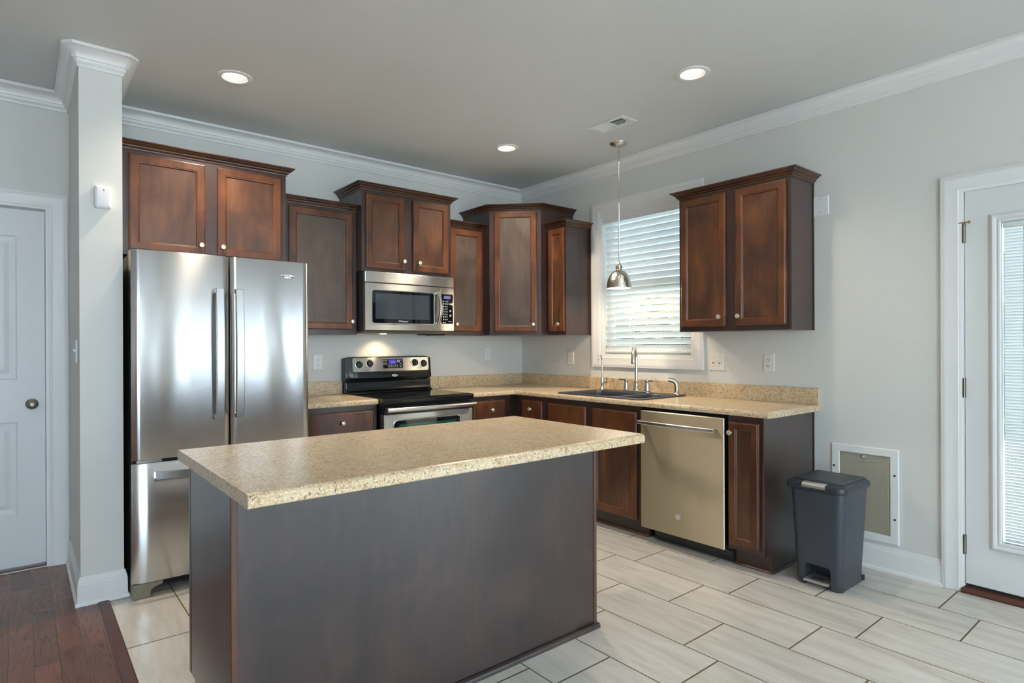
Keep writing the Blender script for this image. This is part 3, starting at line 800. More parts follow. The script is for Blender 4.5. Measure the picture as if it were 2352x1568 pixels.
pl = [(TY0 + .018, CTZ), (TY0 + .009, CTZ - .0025), (TY0 + .003, CTZ - .007), (TY0, CTZ - .014), (TY0, CT0 + .003), (TY0 + .003, CT0), (TY1 - .003, CT0), (TY1, CT0 + .003), (TY1, CTZ - .014), (TY1 - .003, CTZ - .007), (TY1 - .009, CTZ - .0025), (TY1 - .018, CTZ)]
mesh('worktop', prism(BM(), lambda u, d, z: (u, d, z), pl, TX0_, TX1_), 'laminate', lo, bevel=.001)
mesh('edge_line', prism(BM(), lambda u, d, z: (u, d, z), [(y, z) for y, z in pl], TX0_ - .0012, TX0_ - .0002), 'laminate', lo)

# ------------------------------------------------------------------ refrigerator
FX0, FX1, FD, FZ = -3.363, -2.453, .892, 1.780
t = thing('refrigerator', 'stainless steel french door refrigerator between the wall end and the cabinets', 'refrigerator', (-2.908, -.45, 0))
mesh('body', bx(Bf, FX0 + .006, FX1 - .006, .03, .800, .055, FZ - .012), 'fridge_side', t, bevel=.004)
def door_block(u0, u1, z0, z1, name, parent, bow=.005, d0=.803):
    n = 24; rings = []
    for z, ins in ((z0, .004), (z0 + .004, 0), (z1 - .004, 0), (z1, .004)):
        front = []
        for i in range(n + 1):
            q = i / n; u = u0 + (u1 - u0) * q
            e = min(q, 1 - q) * (u1 - u0)
            d = FD - ins * .6 - bow + bow * (1 - (2 * q - 1) ** 2) - (0.012 * (1 - min(1, e / .012)) ** 2)
            front.append(Bf(min(max(u, u0 + ins * .5), u1 - ins * .5), d, z))
        rings.append([Bf(u0 + ins * .5, d0, z)] + front + [Bf(u1 - ins * .5, d0, z)])
    return mesh(name, loft(BM(), rings), 'steel', parent, smooth=True)
def bar_handle(parent, pts, w, dpt, axis):       # a bowed flat bar on two feet; pts (pos, d)
    bm = BM(); rings = []
    for pos, c, d in pts:
        if axis == 'z': rings.append([Bf(u, dd, pos) for u, dd in ((c - w / 2, d - dpt), (c + w / 2, d - dpt), (c + w / 2, d), (c - w / 2, d))])
        else: rings.append([Bf(pos, dd, z) for z, dd in ((c - w / 2, d - dpt), (c + w / 2, d - dpt), (c + w / 2, d), (c - w / 2, d))])
    loft(bm, rings)
    h = mesh('handle', bm, 'bar_steel', parent, bevel=.003)
    for i in (0, -1):
        pos, c, d = pts[i]; s = .022 if i == 0 else -.022
        if axis == 'z': b2 = bx(Bf, c - w * .4, c + w * .4, FD - .004, d - dpt + .002, min(pos, pos + s), max(pos, pos + s))
        else: b2 = bx(Bf, min(pos, pos + s), max(pos, pos + s), FD - .004, d - dpt + .002, c - w * .4, c + w * .4)
        mesh('handle_foot', b2, 'handle_steel', h)
    return h
dl = door_block(FX0, -2.9003, .706, FZ, 'door', t)
dr = door_block(-2.8915, FX1, .706, FZ, 'door', t)
fz = door_block(FX0, FX1, .078, .688, 'freezer_drawer', t, bow=.008)
for par, c in ((dl, -2.957), (dr, -2.856)):
    bar_handle(par, [(.892 + .708 * i / 14, c, FD + .046 + .016 * math.sin(PI * i / 14)) for i in range(15)], .041, .014, 'z')
bar_handle(fz, [(-3.262 + .70 * i / 14, .627, FD + .044 + .012 * math.sin(PI * i / 14)) for i in range(15)], .040, .014, 'x')
bd = mesh('badge', lathe(BM(), [(.0, .0), (1.0, .0), (1.0, .0018), (.93, .0032), (.86, .0024), (.0, .0028)][1:], lambda a, b, h: Bf(-2.580 + a * .042, FD - .0005 + h, 1.692 + b * .0115), 32), 'handle_steel', dr, smooth=True)
text('lettering', 'Whirlpool', .0175, Bf, -2.580, FD + .0028, 1.6925, 'print_dark', dr, shear=.25)
for u0, u1 in ((FX0 + .012, FX0 + .085), (FX1 - .085, FX1 - .012)):
    mesh('hinge_cover', bx(Bf, u0, u1, .66, .800, FZ - .0115, FZ + .004), 'taupe_plastic', t, bevel=.004)
mesh('mid_hinge', bx(Bf, FX0 + .022, FX0 + .135, .80, .884, .6895, .7045), 'handle_steel', t, bevel=.002)
mesh('gasket', bx(Bf, FX0 + .02, FX1 - .02, .8005, .862, .6885, .7055), 'dark_gap', t)
bm = BM(); box(bm, Bf, FX0 + .10, FX1 - .10, .74, .780, .016, .072)
mesh('grille', bm, 'black_plastic', t)
for i in range(4):
    mesh('grille_slat', bx(Bf, FX0 + .11, FX1 - .11, .7805, .787, .022 + i * .012, .029 + i * .012), 'black_plastic', t)
for s, ux in ((1, FX0), (-1, FX1)):
    bm = BM(); pl = [(0, 0), (.074, 0), (.080, .006), (.082, .034), (.098, .046), (.135, .056), (.135, .074), (0, .074)]
    loft(bm, [[Bf(ux + s * (a + .003), d, z + .001) for a, z in pl] for d in (.70, .882)])
    mesh('foot', bm, 'taupe_plastic', t, bevel=.006)

# ------------------------------------------------------------------ microwave
MX0, MX1, MZ0, MZ1, MD = -1.8635, -1.0915, 1.400, 1.8275, .430
t = thing('microwave', 'stainless over-the-range microwave hanging above the stove', 'microwave', (-1.478, 0, 1.4))
mesh('body', bx(Bf, MX0 + .003, MX1 - .003, .002, .392, MZ0 - .004, MZ1), 'black_plastic', t)
mesh('vent_panel', bx(Bf, MX0, MX1, .3925, MD, 1.748, MZ1), 'steel_plain', t, bevel=.004)
W0, W1, WZa, WZb = -1.807, -1.279, 1.4515, 1.691
bm = holed(BM(), Bf, rect(MX0, -1.2225, MZ0, 1.742), [rrect(W0, W1, WZa, WZb, .014)], MD, .394)
d = mesh('door', bm, 'steel_plain', t)
bm = rplate(BM(), Bf, W0 - .006, W1 + .006, WZa - .006, WZb + .006, .019, [(0, MD + .0002), (.001, MD + .0022), (.005, MD + .0022), (.0058, MD - .004)], cap0=False, cap1=False)
mesh('window_trim', bm, 'handle_steel', d)
mesh('window_frame', rplate(BM(), Bf, W0 + .0003, W1 - .0003, WZa + .0003, WZb - .0003, .0137, [(0, .410), (0, MD - .0025)]), 'black_glass', d)
mesh('window_glass', rplate(BM(), Bf, -1.780, -1.321, 1.483, 1.670, .003, [(0, MD - .0024), (0, MD - .0018)]), 'mw_glass', d)
text('lettering', 'Whirlpool', .019, Bf, -1.551, MD - .0020, 1.467, 'print_white', d, shear=.25)
rings = []
for i in range(15):
    q = i / 14; z = 1.452 + .255 * q; dd = MD + .006 + .040 * math.sin(PI * (.12 + .76 * q)); uu = -1.250 + .010 * math.sin(PI * q)
    rings.append([Bf(uu + a * .017, dd + b * .007, z) for a, b in ((-1, -1), (-.6, 1), (.6, 1), (1, -1))])
h = mesh('handle', loft(BM(), rings), 'handle_steel', d, bevel=.003)
for z in (1.458, 1.692):
    mesh('handle_foot', bx(Bf, -1.262, -1.236, MD, MD + .016, z - .006, z + .010), 'handle_steel', h)
bm = bx(Bf, -1.2195, MX1, .394, MD, MZ0, 1.742)
cp = mesh('control_panel', bm, 'steel_plain', t, bevel=.002)
bm = rplate(BM(), Bf, -1.216, -1.0985, 1.4535, 1.695, .014, [(0, MD + .0002), (.001, MD + .0022), (.004, MD + .0022), (.005, MD + .0010)])
mesh('panel_trim', bm, 'handle_steel', cp)
mesh('keypad', rplate(BM(), Bf, -1.2115, -1.103, 1.458, 1.6905, .011, [(0, MD + .0012), (0, MD + .0028)]), 'black_glass', cp)
mesh('display', bx(Bf, -1.191, -1.126, MD + .0029, MD + .0033, 1.653, 1.679), 'display_violet', cp)
text('display_digit', '10:12', .017, Bf, -1.158, MD + .0034, 1.666, 'display_digit', cp)
bm = BM()
def ring_mark(bm, F, u, z, d, r, w=.0012):
    loft(bm, [[F(u + rr * math.cos(2 * PI * i / 14), d, z + rr * math.sin(2 * PI * i / 14)) for i in range(14)] for rr in (r, r - w)], False, False)
for r_ in range(8):
    for c_ in range(3):
        z = 1.634 - r_ * .0205; u = -1.193 + c_ * .0165
        if 3 <= r_ <= 5: ring_mark(bm, Bf, u, z, MD + .0030, .0062)
        else:
            box(bm, Bf, u - .0045, u + .0045, MD + .0029, MD + .0031, z - .001, z + .004)
            box(bm, Bf, u - .003, u + .003, MD + .0029, MD + .0031, z - .006, z - .003)
for u, z in ((-1.128, 1.560), (-1.127, 1.522)): ring_mark(bm, Bf, u, z, MD + .0030, .0085, .004)
for u in (-1.140, -1.122): box(bm, Bf, u - .004, u + .004, MD + .0029, MD + .0031, 1.470, 1.478)
for u in (-1.193, -1.177): box(bm, Bf, u - .004, u + .004, MD + .0029, MD + .0031, 1.463, 1.471)
mesh('key_print', bm, 'print_white', cp)
bm = prism(BM(), Bf, [(.03, MZ0 - .005), (.03, MZ0 - .020), (.34, MZ0 - .020), (.385, MZ0 - .005)], MX0 + .012, MX1 - .03)
mesh('bottom_pan', bm, 'taupe_plastic', t)
mesh('grease_filter', bx(Bf, -1.235, -1.06, .10, .24, MZ0 - .030, MZ0 - .0205), 'black_plastic', t)
lo = (-1.56, -.125, MZ0 - .0215)
mesh('cooktop_light', lathe(BM(), [(.028, 0), (.028, -.002)], lambda a, b, h: (lo[0] + a, lo[1] + b, lo[2] + h + .001), 20), 'cooktop_lamp', t)
ld = bpy.data.lights.new('cooktop_lamp_light', 'SPOT'); ld.energy = 6.5; ld.color = (1.0, .70, .36); ld.spot_size = math.radians(125); ld.spot_blend = .9; ld.shadow_soft_size = .035
lob = bpy.data.objects.new('cooktop_lamp_light', ld); COL.objects.link(lob); lob.location = (lo[0], lo[1], lo[2] - .004); lob.rotation_euler = (math.radians(14), 0, 0)

# ------------------------------------------------------------------ stove
SX0, SX1 = -1.8625, -1.0955
t = thing('stove', 'black and stainless electric stove with glass cooktop below the microwave', 'stove', (-1.479, -.35, 0))
mesh('body', bx(Bf, SX0 + .006, SX1 - .006, .03, .640, .02, .874), 'black_enamel', t)
bm = prism(BM(), Bf, [(.10, .876), (.10, .912), (.115, .917), (.690, .917), (.700, .913), (.703, .905), (.700, .884), (.690, .874), (.641, .874)], SX0, SX1)
ck = mesh('cooktop_frame', bm, 'black_enamel', t, bevel=.002)
mesh('cooktop_glass', rblock(BM(), Bf, [(SX0 + .012, SX1 - .012, .112, .682, .012, .9172), (SX0 + .012, SX1 - .012, .112, .682, .012, .9195)]), 'black_glass', ck)
# back guard
bm = prism(BM(), Bf, [(.022, .880), (.022, 1.008), (.075, 1.008), (.084, 1.000), (.088, .955), (.095, .935), (.112, .926), (.118, .9182), (.099, .880)], SX0 + .006, SX1 - .004)
mesh('riser', bm, 'black_enamel', t, bevel=.003)
n = 16; rings = []
for i in range(n + 1):
    q = i / n; u = SX0 + .002 + (SX1 - SX0 - .004) * q; e = min(q, 1 - q) * (SX1 - SX0)
    rr = .012 * (1 - min(1, e / .02)) ** 2
    b = .012 * (1 - (2 * q - 1) ** 2)
    rings.append([Bf(u, dd, z) for dd, z in ((.015, 1.012), (.015, 1.190 - rr), (.025, 1.199 - rr), (.078 - rr, 1.199 - rr), (.090 - rr, 1.192 - rr), (.100 - rr + b * .3, 1.085), (.107 - rr + b, 1.040), (.104 - rr + b, 1.026), (.088 - rr, 1.012))])
gd = mesh('control_console', loft(BM(), rings), 'black_enamel', t, smooth=True)
CF = lambda u, d, z: Bf(u, .0925 + (1.192 - z) * .094 + d + .003 * (1 - ((u + 1.479) / .38) ** 2), z)     # on the sloping console face
bm = rplate(BM(), CF, -1.812, -1.127, 1.080, 1.190, .016, [(0, -.004), (0, .002), (.002, .0034)], n=4)
pn = mesh('control_panel', bm, 'steel_plain', gd)
bm = rplate(BM(), CF, -1.5585, -1.3705, 1.100, 1.1825, .006, [(0, .003), (.001, .0052), (.0035, .0052), (.004, .0045)], n=3)
mesh('display_trim', bm, 'handle_steel', pn)
mesh('display_glass', rplate(BM(), CF, -1.5545, -1.3745, 1.104, 1.1785, .004, [(0, .0045), (0, .0056)], n=3), 'black_glass', pn)
mesh('clock_display', bx(CF, -1.503, -1.433, .0057, .0061, 1.136, 1.1735), 'display_blue', pn)
text('display_digit', '10:12', .019, CF, -1.466, .0063, 1.154, 'display_digit', pn)
bm = BM()
for u, z in ((-1.543, 1.166), (-1.524, 1.166), (-1.543, 1.142), (-1.524, 1.142), (-1.389, 1.166)): ring_mark(bm, CF, u, z, .0059, .0070, .0014)
ring_mark(bm, CF, -1.414, 1.160, .0059, .0115, .0045)
loft(bm, [[CF(-1.396 + k * .0075 * math.cos(2 * PI * i / 14), .0059, 1.130 + k * .018 * math.sin(2 * PI * i / 14)) for i in range(14)] for k in (1, .75)], False, False)
for i in range(5): ring_mark(bm, CF, -1.500 + i * .0185, 1.118, .0059, .0068, .0014)
for i in range(5): box(bm, CF, -1.504 + i * .0185, -1.497 + i * .0185, .0057, .0059, 1.1275, 1.131)
mesh('key_print', bm, 'print_white', pn)
bm = BM()
for u, z in ((-1.612, 1.146), (-1.300, 1.146)):
    box(bm, CF, u - .008, u + .008, .0034, .0036, z + .009, z + .0102); box(bm, CF, u - .0015, u + .0015, .0034, .0036, z - .002, z + .002)
for u, z in ((-1.712, 1.096), (-1.222, 1.104)): box(bm, CF, u - .012, u + .012, .0034, .0036, z, z + .0016)
mesh('panel_print', bm, 'print_dark', pn)
for u, z in ((-1.758, 1.139), (-1.668, 1.147), (-1.262, 1.146), (-1.178, 1.137)):
    k = mesh('burner_knob', lathe(BM(), [(.0275, .0034), (.0265, .008), (.0255, .019), (.0215, .024), (.012, .0255)], lambda a, b, h: CF(u + a, h, z + b), 28), 'black_plastic', pn, smooth=True)
    mesh('knob_ring', lathe(BM(), [(.0305, .0033), (.0305, .0048), (.0275, .0055)], lambda a, b, h: CF(u + a, h, z + b), 28, cap1=False), 'handle_steel', k, smooth=True)
    mesh('knob_grip', bx(CF, u - .005, u + .005, .018, .032, z - .021, z + .021), 'black_plastic', k, bevel=.003)
CG = lambda u, d, z: Bf(u, .117 + d, z)
bdg = mesh('badge', lathe(BM(), [(1.0, -.006), (1.0, .004), (.92, .0062), (.0, .0062)][:3], lambda a, b, h: CG(-1.455 + a * .026, h, 1.046 + b * .0095), 28), 'print_white', gd, smooth=True)
text('lettering', 'Whirlpool', .0105, CG, -1.455, .0064, 1.0465, 'print_dark', gd, shear=.25)
# oven door
od = mesh('oven_door', rloops(BM(), Bf, SX0 + .010, SX1 - .006, .205, .8065, [(0, .642), (0, .690), (.004, .694)]), 'steel_plain', t)
mesh('door_cap', prism(BM(), Bf, [(.642, .8072), (.690, .8072), (.696, .812), (.696, .856), (.688, .864), (.642, .864)], SX0 + .010, SX1 - .006), 'black_enamel', od)
rings = []
for i in range(17):
    q = i / 16; u = SX0 + .012 + (SX1 - SX0 - .020) * q
    c = .738 + .014 * math.sin(PI * q)
    rings.append([Bf(u, c + .016 * math.cos(a), .8415 + .0155 * math.sin(a)) for a in [2 * PI * k / 14 for k in range(14)]])
h = mesh('handle', loft(BM(), rings), 'handle_steel', od, smooth=True)
for u0 in (SX0 + .016, SX1 - .042):
    mesh('handle_foot', bx(Bf, u0, u0 + .024, .694, .736, .830, .853), 'black_plastic', h, bevel=.003)
bm = rplate(BM(), Bf, -1.785, -1.205, .36, .768, .040, [(0, .6935), (0, .6955), (.006, .6975), (.012, .6955)], n=6)
mesh('window_rim', bm, 'handle_steel', od)
mesh('window_frame', rplate(BM(), Bf, -1.776, -1.214, .369, .759, .034, [(0, .694), (0, .6966)], n=6), 'black_glass', od)
mesh('window_glass', rplate(BM(), Bf, -1.738, -1.254, .41, .731, .006, [(0, .6967), (0, .6972)], n=3), 'oven_green', od)
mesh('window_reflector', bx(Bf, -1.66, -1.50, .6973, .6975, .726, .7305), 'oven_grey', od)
dw = mesh('storage_drawer', rloops(BM(), Bf, SX0 + .010, SX1 - .006, .045, .197, [(0, .642), (0, .688), (.004, .692)]), 'steel_plain', t)
for u in (SX0 + .05, SX1 - .09):
    mesh('leg', bx(Bf, u, u + .04, .60, .64, 0, .0195), 'black_plastic', t)
    mesh('leg', bx(Bf, u, u + .04, .06, .10, 0, .0195), 'black_plastic', t)

# ------------------------------------------------------------------ dishwasher
t = thing('dishwasher', 'slate coloured dishwasher with a bar handle under the counter', 'dishwasher', (0, -2.226, 0))
mesh('tub', bx(Rf, 1.9205, 2.5305, .03, .590, .115, .868), 'black_plastic', t)
dd = mesh('door', rloops(BM(), Rf, 1.9265, 2.5245, .094, .857, [(0, .5905), (0, .634), (.004, .640)]), 'slate_steel', t, bevel=.002)
mesh('control_strip', bx(Rf, 1.930, 2.521, .592, .632, .8575, .862), 'black_glass', dd)
rings = []
for i in range(17):
    q = i / 16; u = 1.932 + .550 * q; c = .674 + .012 * math.sin(PI * q)
    rings.append([Rf(u, c + a, .782 + b) for a, b in ((-.007, -.0125), (.004, -.0125), (.008, -.008), (.008, .008), (.004, .0125), (-.007, .0125))])
h = mesh('handle', loft(BM(), rings), 'handle_steel', dd, bevel=.0015)
for u0 in (1.934, 2.456):
    mesh('handle_foot', bx(Rf, u0, u0 + .024, .640, .669, .772, .792), 'slate_steel', h)
e = mesh('emblem', lathe(BM(), [(.0185, .6395), (.0185, .6410), (.017, .6416)], lambda a, b, h: Rf(2.213 + a, h, .217 + b), 28), 'bin_metal', dd)
bm = BM()
loft(bm, [[Rf(2.213 + r * math.cos(2 * PI * i / 28), .6419, .217 + r * math.sin(2 * PI * i / 28)) for i in range(28)] for r in (.0165, .0150)], False, False)
mesh('emblem_ring', bm, 'print_white', dd)
text('lettering', 'GE', .0155, Rf, 2.213, .6419, .217, 'print_white', dd, shear=.3, wide=.9)
mesh('toe_kick', bx(Rf, 1.9905, 2.531, .50, .548, .010, .0925), 'black_plastic', t)
mesh('toe_plate', bx(Rf, 1.975, 2.585 - .052, .5485, .556, .034, .075), 'black_enamel', t, bevel=.002)
for u in (1.96, 2.49):
    mesh('leg', bx(Rf, u, u + .028, .06, .09, 0, .1145), 'black_plastic', t); mesh('leg', bx(Rf, u, u + .028, .46, .49, 0, .1145), 'black_plastic', t)

# ------------------------------------------------------------------ sink and taps
t = thing('sink', 'dark composite double bowl sink set into the countertop under the window', 'sink', (-.33, -1.495, .914))
SU0, SU1, SD0, SD1 = 1.088, 1.902, .052, .608
ZR = .9225
bowls = [(1.135, 1.630, .168, .568), (1.662, 1.858, .168, .568)]
bm = holed(BM(), lambda u, d, z: Rf(u, z, d), rrect(SU0 + .006, SU1 - .006, SD0 + .006, SD1 - .006, .05, 6), [rrect(a, b, c, d, .05, 6) for a, b, c, d in bowls], ZR, ZR)
loft(bm, [[Rf(u, d, z) for u, d in rrect(SU0 + i, SU1 - i, SD0 + i, SD1 - i, .056 - i, 6)] for i, z in ((.006, ZR), (.002, ZR - .002), (0, .9165), (0, .9145), (.012, .9145))], False, False)
for a, b, c, d in bowls:
    loft(bm, [[Rf(u, q, z) for u, q in rrect(a + i, b - i, c + i, d - i, max(.05 - i * .3, .02), 6)] for i, z in ((0, ZR), (.006, ZR - .006), (.012, ZR - .03), (.022, ZR - .17), (.045, ZR - .195))], False, True)
bmesh.ops.remove_doubles(bm, verts=bm.verts, dist=1e-5)
mesh('basin', bm, 'sink_composite', t, smooth=True)
for a, b, c, d in bowls:
    mesh('drain', lathe(BM(), [(.040, ZR - .1948), (.040, ZR - .1925), (.030, ZR - .1935)], lambda p, q, h, a=a, b=b, c=c, d=d: Rf((a + b) / 2 + p, (c + d) / 2 + q, h), 24), 'nickel', t, smooth=True)
FDp = .105
def up_r(u, d): return lambda a, b, h: Rf(u + a, d + b, ZR + .0005 + h)
t = thing('faucet', 'brushed nickel gooseneck kitchen faucet with two lever handles at the sink', 'faucet', Rf(1.469, FDp, ZR))
mesh('base_plate', rblock(BM(), Rf, [(1.345, 1.595, FDp - .030, FDp + .030, .030, ZR + .0005), (1.345, 1.595, FDp - .030, FDp + .030, .030, ZR + .006), (1.352, 1.588, FDp - .024, FDp + .024, .024, ZR + .011)]), 'nickel', t, smooth=True)
sp = mesh('spout', lathe(BM(), [(.026, .011), (.0265, .022), (.020, .034), (.0165, .070), (.0185, .078), (.0185, .086), (.0130, .090), (.0125, .15)], up_r(1.469, FDp), 24), 'nickel', t, smooth=True)
pts = []
SA = math.radians(31); sU, sD = math.sin(SA), math.cos(SA)
for i in range(15):
    a = PI * i / 14 * 1.02; q = .085 * (1 - math.cos(a))
    pts.append(Rf(1.469 + q * sU, FDp + q * sD, ZR + .262 + .078 * math.sin(a)))
base_p = [Rf(1.469, FDp, ZR + z) for z in (.14, .18, .22)]
end = Vector(pts[-1]); drop = [tuple(end + Vector((0, 0, -.004 * k))) for k in (1, 2, 3, 4, 5)]
mesh('gooseneck', tube(BM(), base_p + pts + drop, [.0118] * 3 + [.0118] * 9 + [.0125] * 3 + [.0140] * 3 + [.0150] * 4 + [.0155], 16), 'nickel', sp, smooth=True)
mesh('spray_ring', lathe(BM(), [(.0168, -.018), (.0178, -.022), (.0178, -.032), (.015, -.038)], lambda a, b, h: tuple(end + Vector((a, b, h))), 20), 'nickel', sp, smooth=True)
for u, du in ((1.369, -1), (1.570, 1)):
    hb = mesh('handle', lathe(BM(), [(.0235, .0115), (.024, .020), (.0175, .034), (.0195, .050), (.0175, .066), (.0125, .076), (.0155, .082), (.0160, .090), (.0110, .098), (.004, .100)], up_r(u, FDp), 22), 'nickel', t, smooth=True)
    p0 = Vector(Rf(u, FDp, ZR + .089)); p1 = Vector(Rf(u + du * .066, FDp + .004, ZR + .091))
    mesh('lever', tube(BM(), [p0, p0.lerp(p1, .3), p0.lerp(p1, .75), p0.lerp(p1, .92), p1], [.0085, .0062, .0068, .0085, .0055], 14), 'nickel', hb, smooth=True)
t = thing('filter_faucet', 'thin nickel filtered water tap at the left end of the sink', 'faucet', Rf(1.100, FDp, ZR))
mesh('body', lathe(BM(), [(.022, 0), (.022, .004), (.0125, .016), (.0105, .026), (.0150, .044), (.0150, .066), (.0110, .082), (.0110, .098), (.0065, .102)], up_r(1.120, FDp), 20), 'nickel', t, smooth=True)
pts = [Rf(1.120, FDp, ZR + z) for z in (.095, .15, .20, .235)]
for i in range(1, 15):
    a = PI * i / 14 * 1.05
    pts.append(Rf(1.120 + .042 * (1 - math.cos(a)) * math.sin(SA - .12), FDp + .042 * (1 - math.cos(a)) * math.cos(SA - .12), ZR + .235 + .044 * math.sin(a)))
e2 = Vector(pts[-1]); pts += [tuple(e2 + Vector((-.001, 0, -.012))), tuple(e2 + Vector((-.002, 0, -.022)))]
mesh('spout', tube(BM(), pts, .0052, 12), 'nickel', t, smooth=True)
p0 = Vector(Rf(1.120, FDp, ZR + .058)); p1 = Vector(Rf(1.180, FDp, ZR + .060))
lv = mesh('lever', tube(BM(), [p0, p0.lerp(p1, .4), p0.lerp(p1, .8), p1], [.009, .0075, .0095, .006], 14), 'nickel', t, smooth=True)
q0 = Vector(Rf(1.172, FDp, ZR + .060)); q1 = q0 + Vector((0, 0, .042))
mesh('lever_ball', tube(BM(), [q0, q0.lerp(q1, .55), q0.lerp(q1, .7), q0.lerp(q1, .85), q1], [.004, .0042, .0088, .0088, .003], 12), 'nickel', lv, smooth=True)
t = thing('side_sprayer', 'brushed nickel side sprayer at the right end of the sink', 'sprayer', Rf(1.832, FDp, ZR))
mesh('holder', lathe(BM(), [(.025, 0), (.025, .005), (.017, .014), (.016, .022)], up_r(1.832, FDp), 20), 'nickel', t, smooth=True)
p = [Rf(1.832, FDp, ZR + z) for z in (.018, .045, .070)] + [Rf(1.828, FDp + .004, ZR + .086), Rf(1.818, FDp + .016, ZR + .100), Rf(1.806, FDp + .030, ZR + .107), Rf(1.793, FDp + .044, ZR + .109)]
mesh('spray_head', tube(BM(), p, [.0135, .0150, .0155, .0155, .0155, .0158, .0165], 16), 'nickel', t, smooth=True)

# ------------------------------------------------------------------ pendant over the sink
PXY = (-.345, -1.505)
t = thing('pendant_light', 'hammered nickel dome pendant lamp hanging over the sink', 'pendant light', (PXY[0], PXY[1], 1.70))
mesh('canopy', lathe(BM(), [(.067, H - .0005), (.066, H - .004), (.052, H - .014), (.030, H - .022), (.012, H - .026), (.004, H - .028)], upl(*PXY), 32), 'nickel', t, smooth=True)
def link(zc, ang, l=.016, w=.007, r=.0022):
    pts = [(math.sin(a) * w, math.cos(a) * l) for a in [2 * PI * i / 16 for i in range(17)]]
    bm = tube(BM(), [(PXY[0] + p * math.cos(ang), PXY[1] + p * math.sin(ang), zc + q) for p, q in pts], r, 8, False)
    bmesh.ops.remove_doubles(bm, verts=bm.verts, dist=1e-5); return bm
for i in range(4): mesh('chain_link', link(H - .040 - i * .0235, (i % 2) * PI / 2 + .4), 'nickel', t, smooth=True)
mesh('rod', lathe(BM(), [(.004, 2.652), (.009, 2.646), (.009, 2.634), (.0055, 2.628), (.0055, 2.345), (.0063, 2.343), (.0063, 2.335), (.0055, 2.333), (.0055, 1.894)], upl(*PXY), 16), 'nickel', t, smooth=True)
mesh('collar', lathe(BM(), [(.0055, 1.898), (.010, 1.892), (.014, 1.878), (.023, 1.872), (.026, 1.862), (.026, 1.848), (.021, 1.842), (.024, 1.836), (.024, 1.832)], upl(*PXY), 24), 'nickel', t, smooth=True)
so = []; si = []
for i in range(15):
    a = math.radians(15 + 75 * i / 14)
    so.append((.0905 * math.sin(a), 1.716 + .126 * math.cos(a)))
so[-1] = (.0905, 1.716); so += [(.0905, 1.704)]
si = [(r - .0022, z - .0015) for r, z in reversed(so)]; si[0] = (.0882, 1.704)
bm = lathe(BM(), so + si, upl(*PXY), 40, False, False)
sh = mesh('shade', bm, 'hammered_nickel', t, smooth=True)
liner = [(r - .0008, z - .0006) for r, z in si[1:]]
mesh('shade_lining', lathe(BM(), liner, upl(*PXY), 40, False, True), 'white_plastic', sh, smooth=True)
mesh('bulb', lathe(BM(), [(.012, 1.836), (.014, 1.815), (.024, 1.790), (.030, 1.768), (.026, 1.746), (.014, 1.734), (.002, 1.732)], upl(*PXY), 20), 'lamp_glow', t, smooth=True)
pd = bpy.data.lights.new('pendant_lamp_light', 'POINT'); pd.energy = 10; pd.color = (1, .80, .55); pd.shadow_soft_size = .03
po = bpy.data.objects.new('pendant_lamp_light', pd); COL.objects.link(po); po.location = (*PXY, 1.724)

# ------------------------------------------------------------------ recessed lights and vent
LB = ['recessed ceiling light nearest the refrigerator', 'recessed ceiling light nearest the corner cabinet', 'recessed ceiling light right of the air vent, nearest the glazed door']
for (x, y), lb in zip(LIGHTS, LB):
    t = thing('recessed_light', lb, 'ceiling light', (x, y, H), 'recessed lights in the kitchen ceiling')
    mesh('trim_ring', lathe(BM(), [(.091, -.0003), (.090, -.004), (.084, -.0065), (.068, -.006), (.066, -.003), (.0665, .004)], upl(x, y, H), 48, False, False), 'white_plastic', t, smooth=True)
    pr = [(.0665, .0042)]
    for i in range(9): pr += [(.0655 - i * .0012, .006 + i * .0065), (.0637 - i * .0012, .0075 + i * .0065)]
    mesh('baffle', lathe(BM(), pr + [(.052, .075), (.0, .0755)][:1], upl(x, y, H), 48, False, True), 'white_plastic', t)
    mesh('lamp', lathe(BM(), [(.050, .062), (.049, .054), (.040, .048), (.020, .045), (.001, .0445)], upl(x, y, H), 32), 'lamp_glow', t, smooth=True)
    ld = bpy.data.lights.new('recessed_lamp_light', 'SPOT'); ld.energy = 26 if y < -2 else 62; ld.color = (1, .86, .68); ld.spot_size = math.radians(128); ld.spot_blend = .75; ld.shadow_soft_size = .045
    lo = bpy.data.objects.new('recessed_lamp_light', ld); COL.objects.link(lo); lo.location = (x, y, H - .012)
t = thing('air_vent', 'white rectangular air vent with two banks of louvres in the ceiling', 'air vent', (-.686, -1.737, H))
VF = lambda u, d, z: (-.686 + z, -1.737 - u, H - .0003 - d)       # u toward the camera, z across, d down
bm = BM()
def vring(bm, u0, u1, z0, z1, st):
    loft(bm, [[VF(u0 + i, d, z0 + i), VF(u1 - i, d, z0 + i), VF(u1 - i, d, z1 - i), VF(u0 + i, d, z1 - i)] for i, d in st], False, False)
bm = holed(BM(), VF, rect(-.148, .148, -.078, .078), [rect(-.118, -.010, -.045, .045), rect(.010, .112, -.045, .045)], .006, .001)
mesh('frame', bm, 'white_plastic', t, bevel=.002)
mesh('duct', bx(VF, -.119, .115, -.060, -.030, -.050, .050), 'dark_gap', t)
for i in range(11):
    for (a, b, tl) in ((-.118, -.010, -50), (.010, .112, 40)):
        u = a + (b - a) * (i + .5) / 11; q = math.radians(tl); c, s = .0052 * math.cos(q), .0052 * math.sin(q)
        mesh('louvre', loft(BM(), [[VF(u - c, -.0005 - s, z), VF(u + c, -.0005 + s, z), VF(u + c + .0006, .0003 + s, z), VF(u - c + .0006, .0003 - s, z)] for z in (-.0448, .0448)]), 'white_plastic', t)
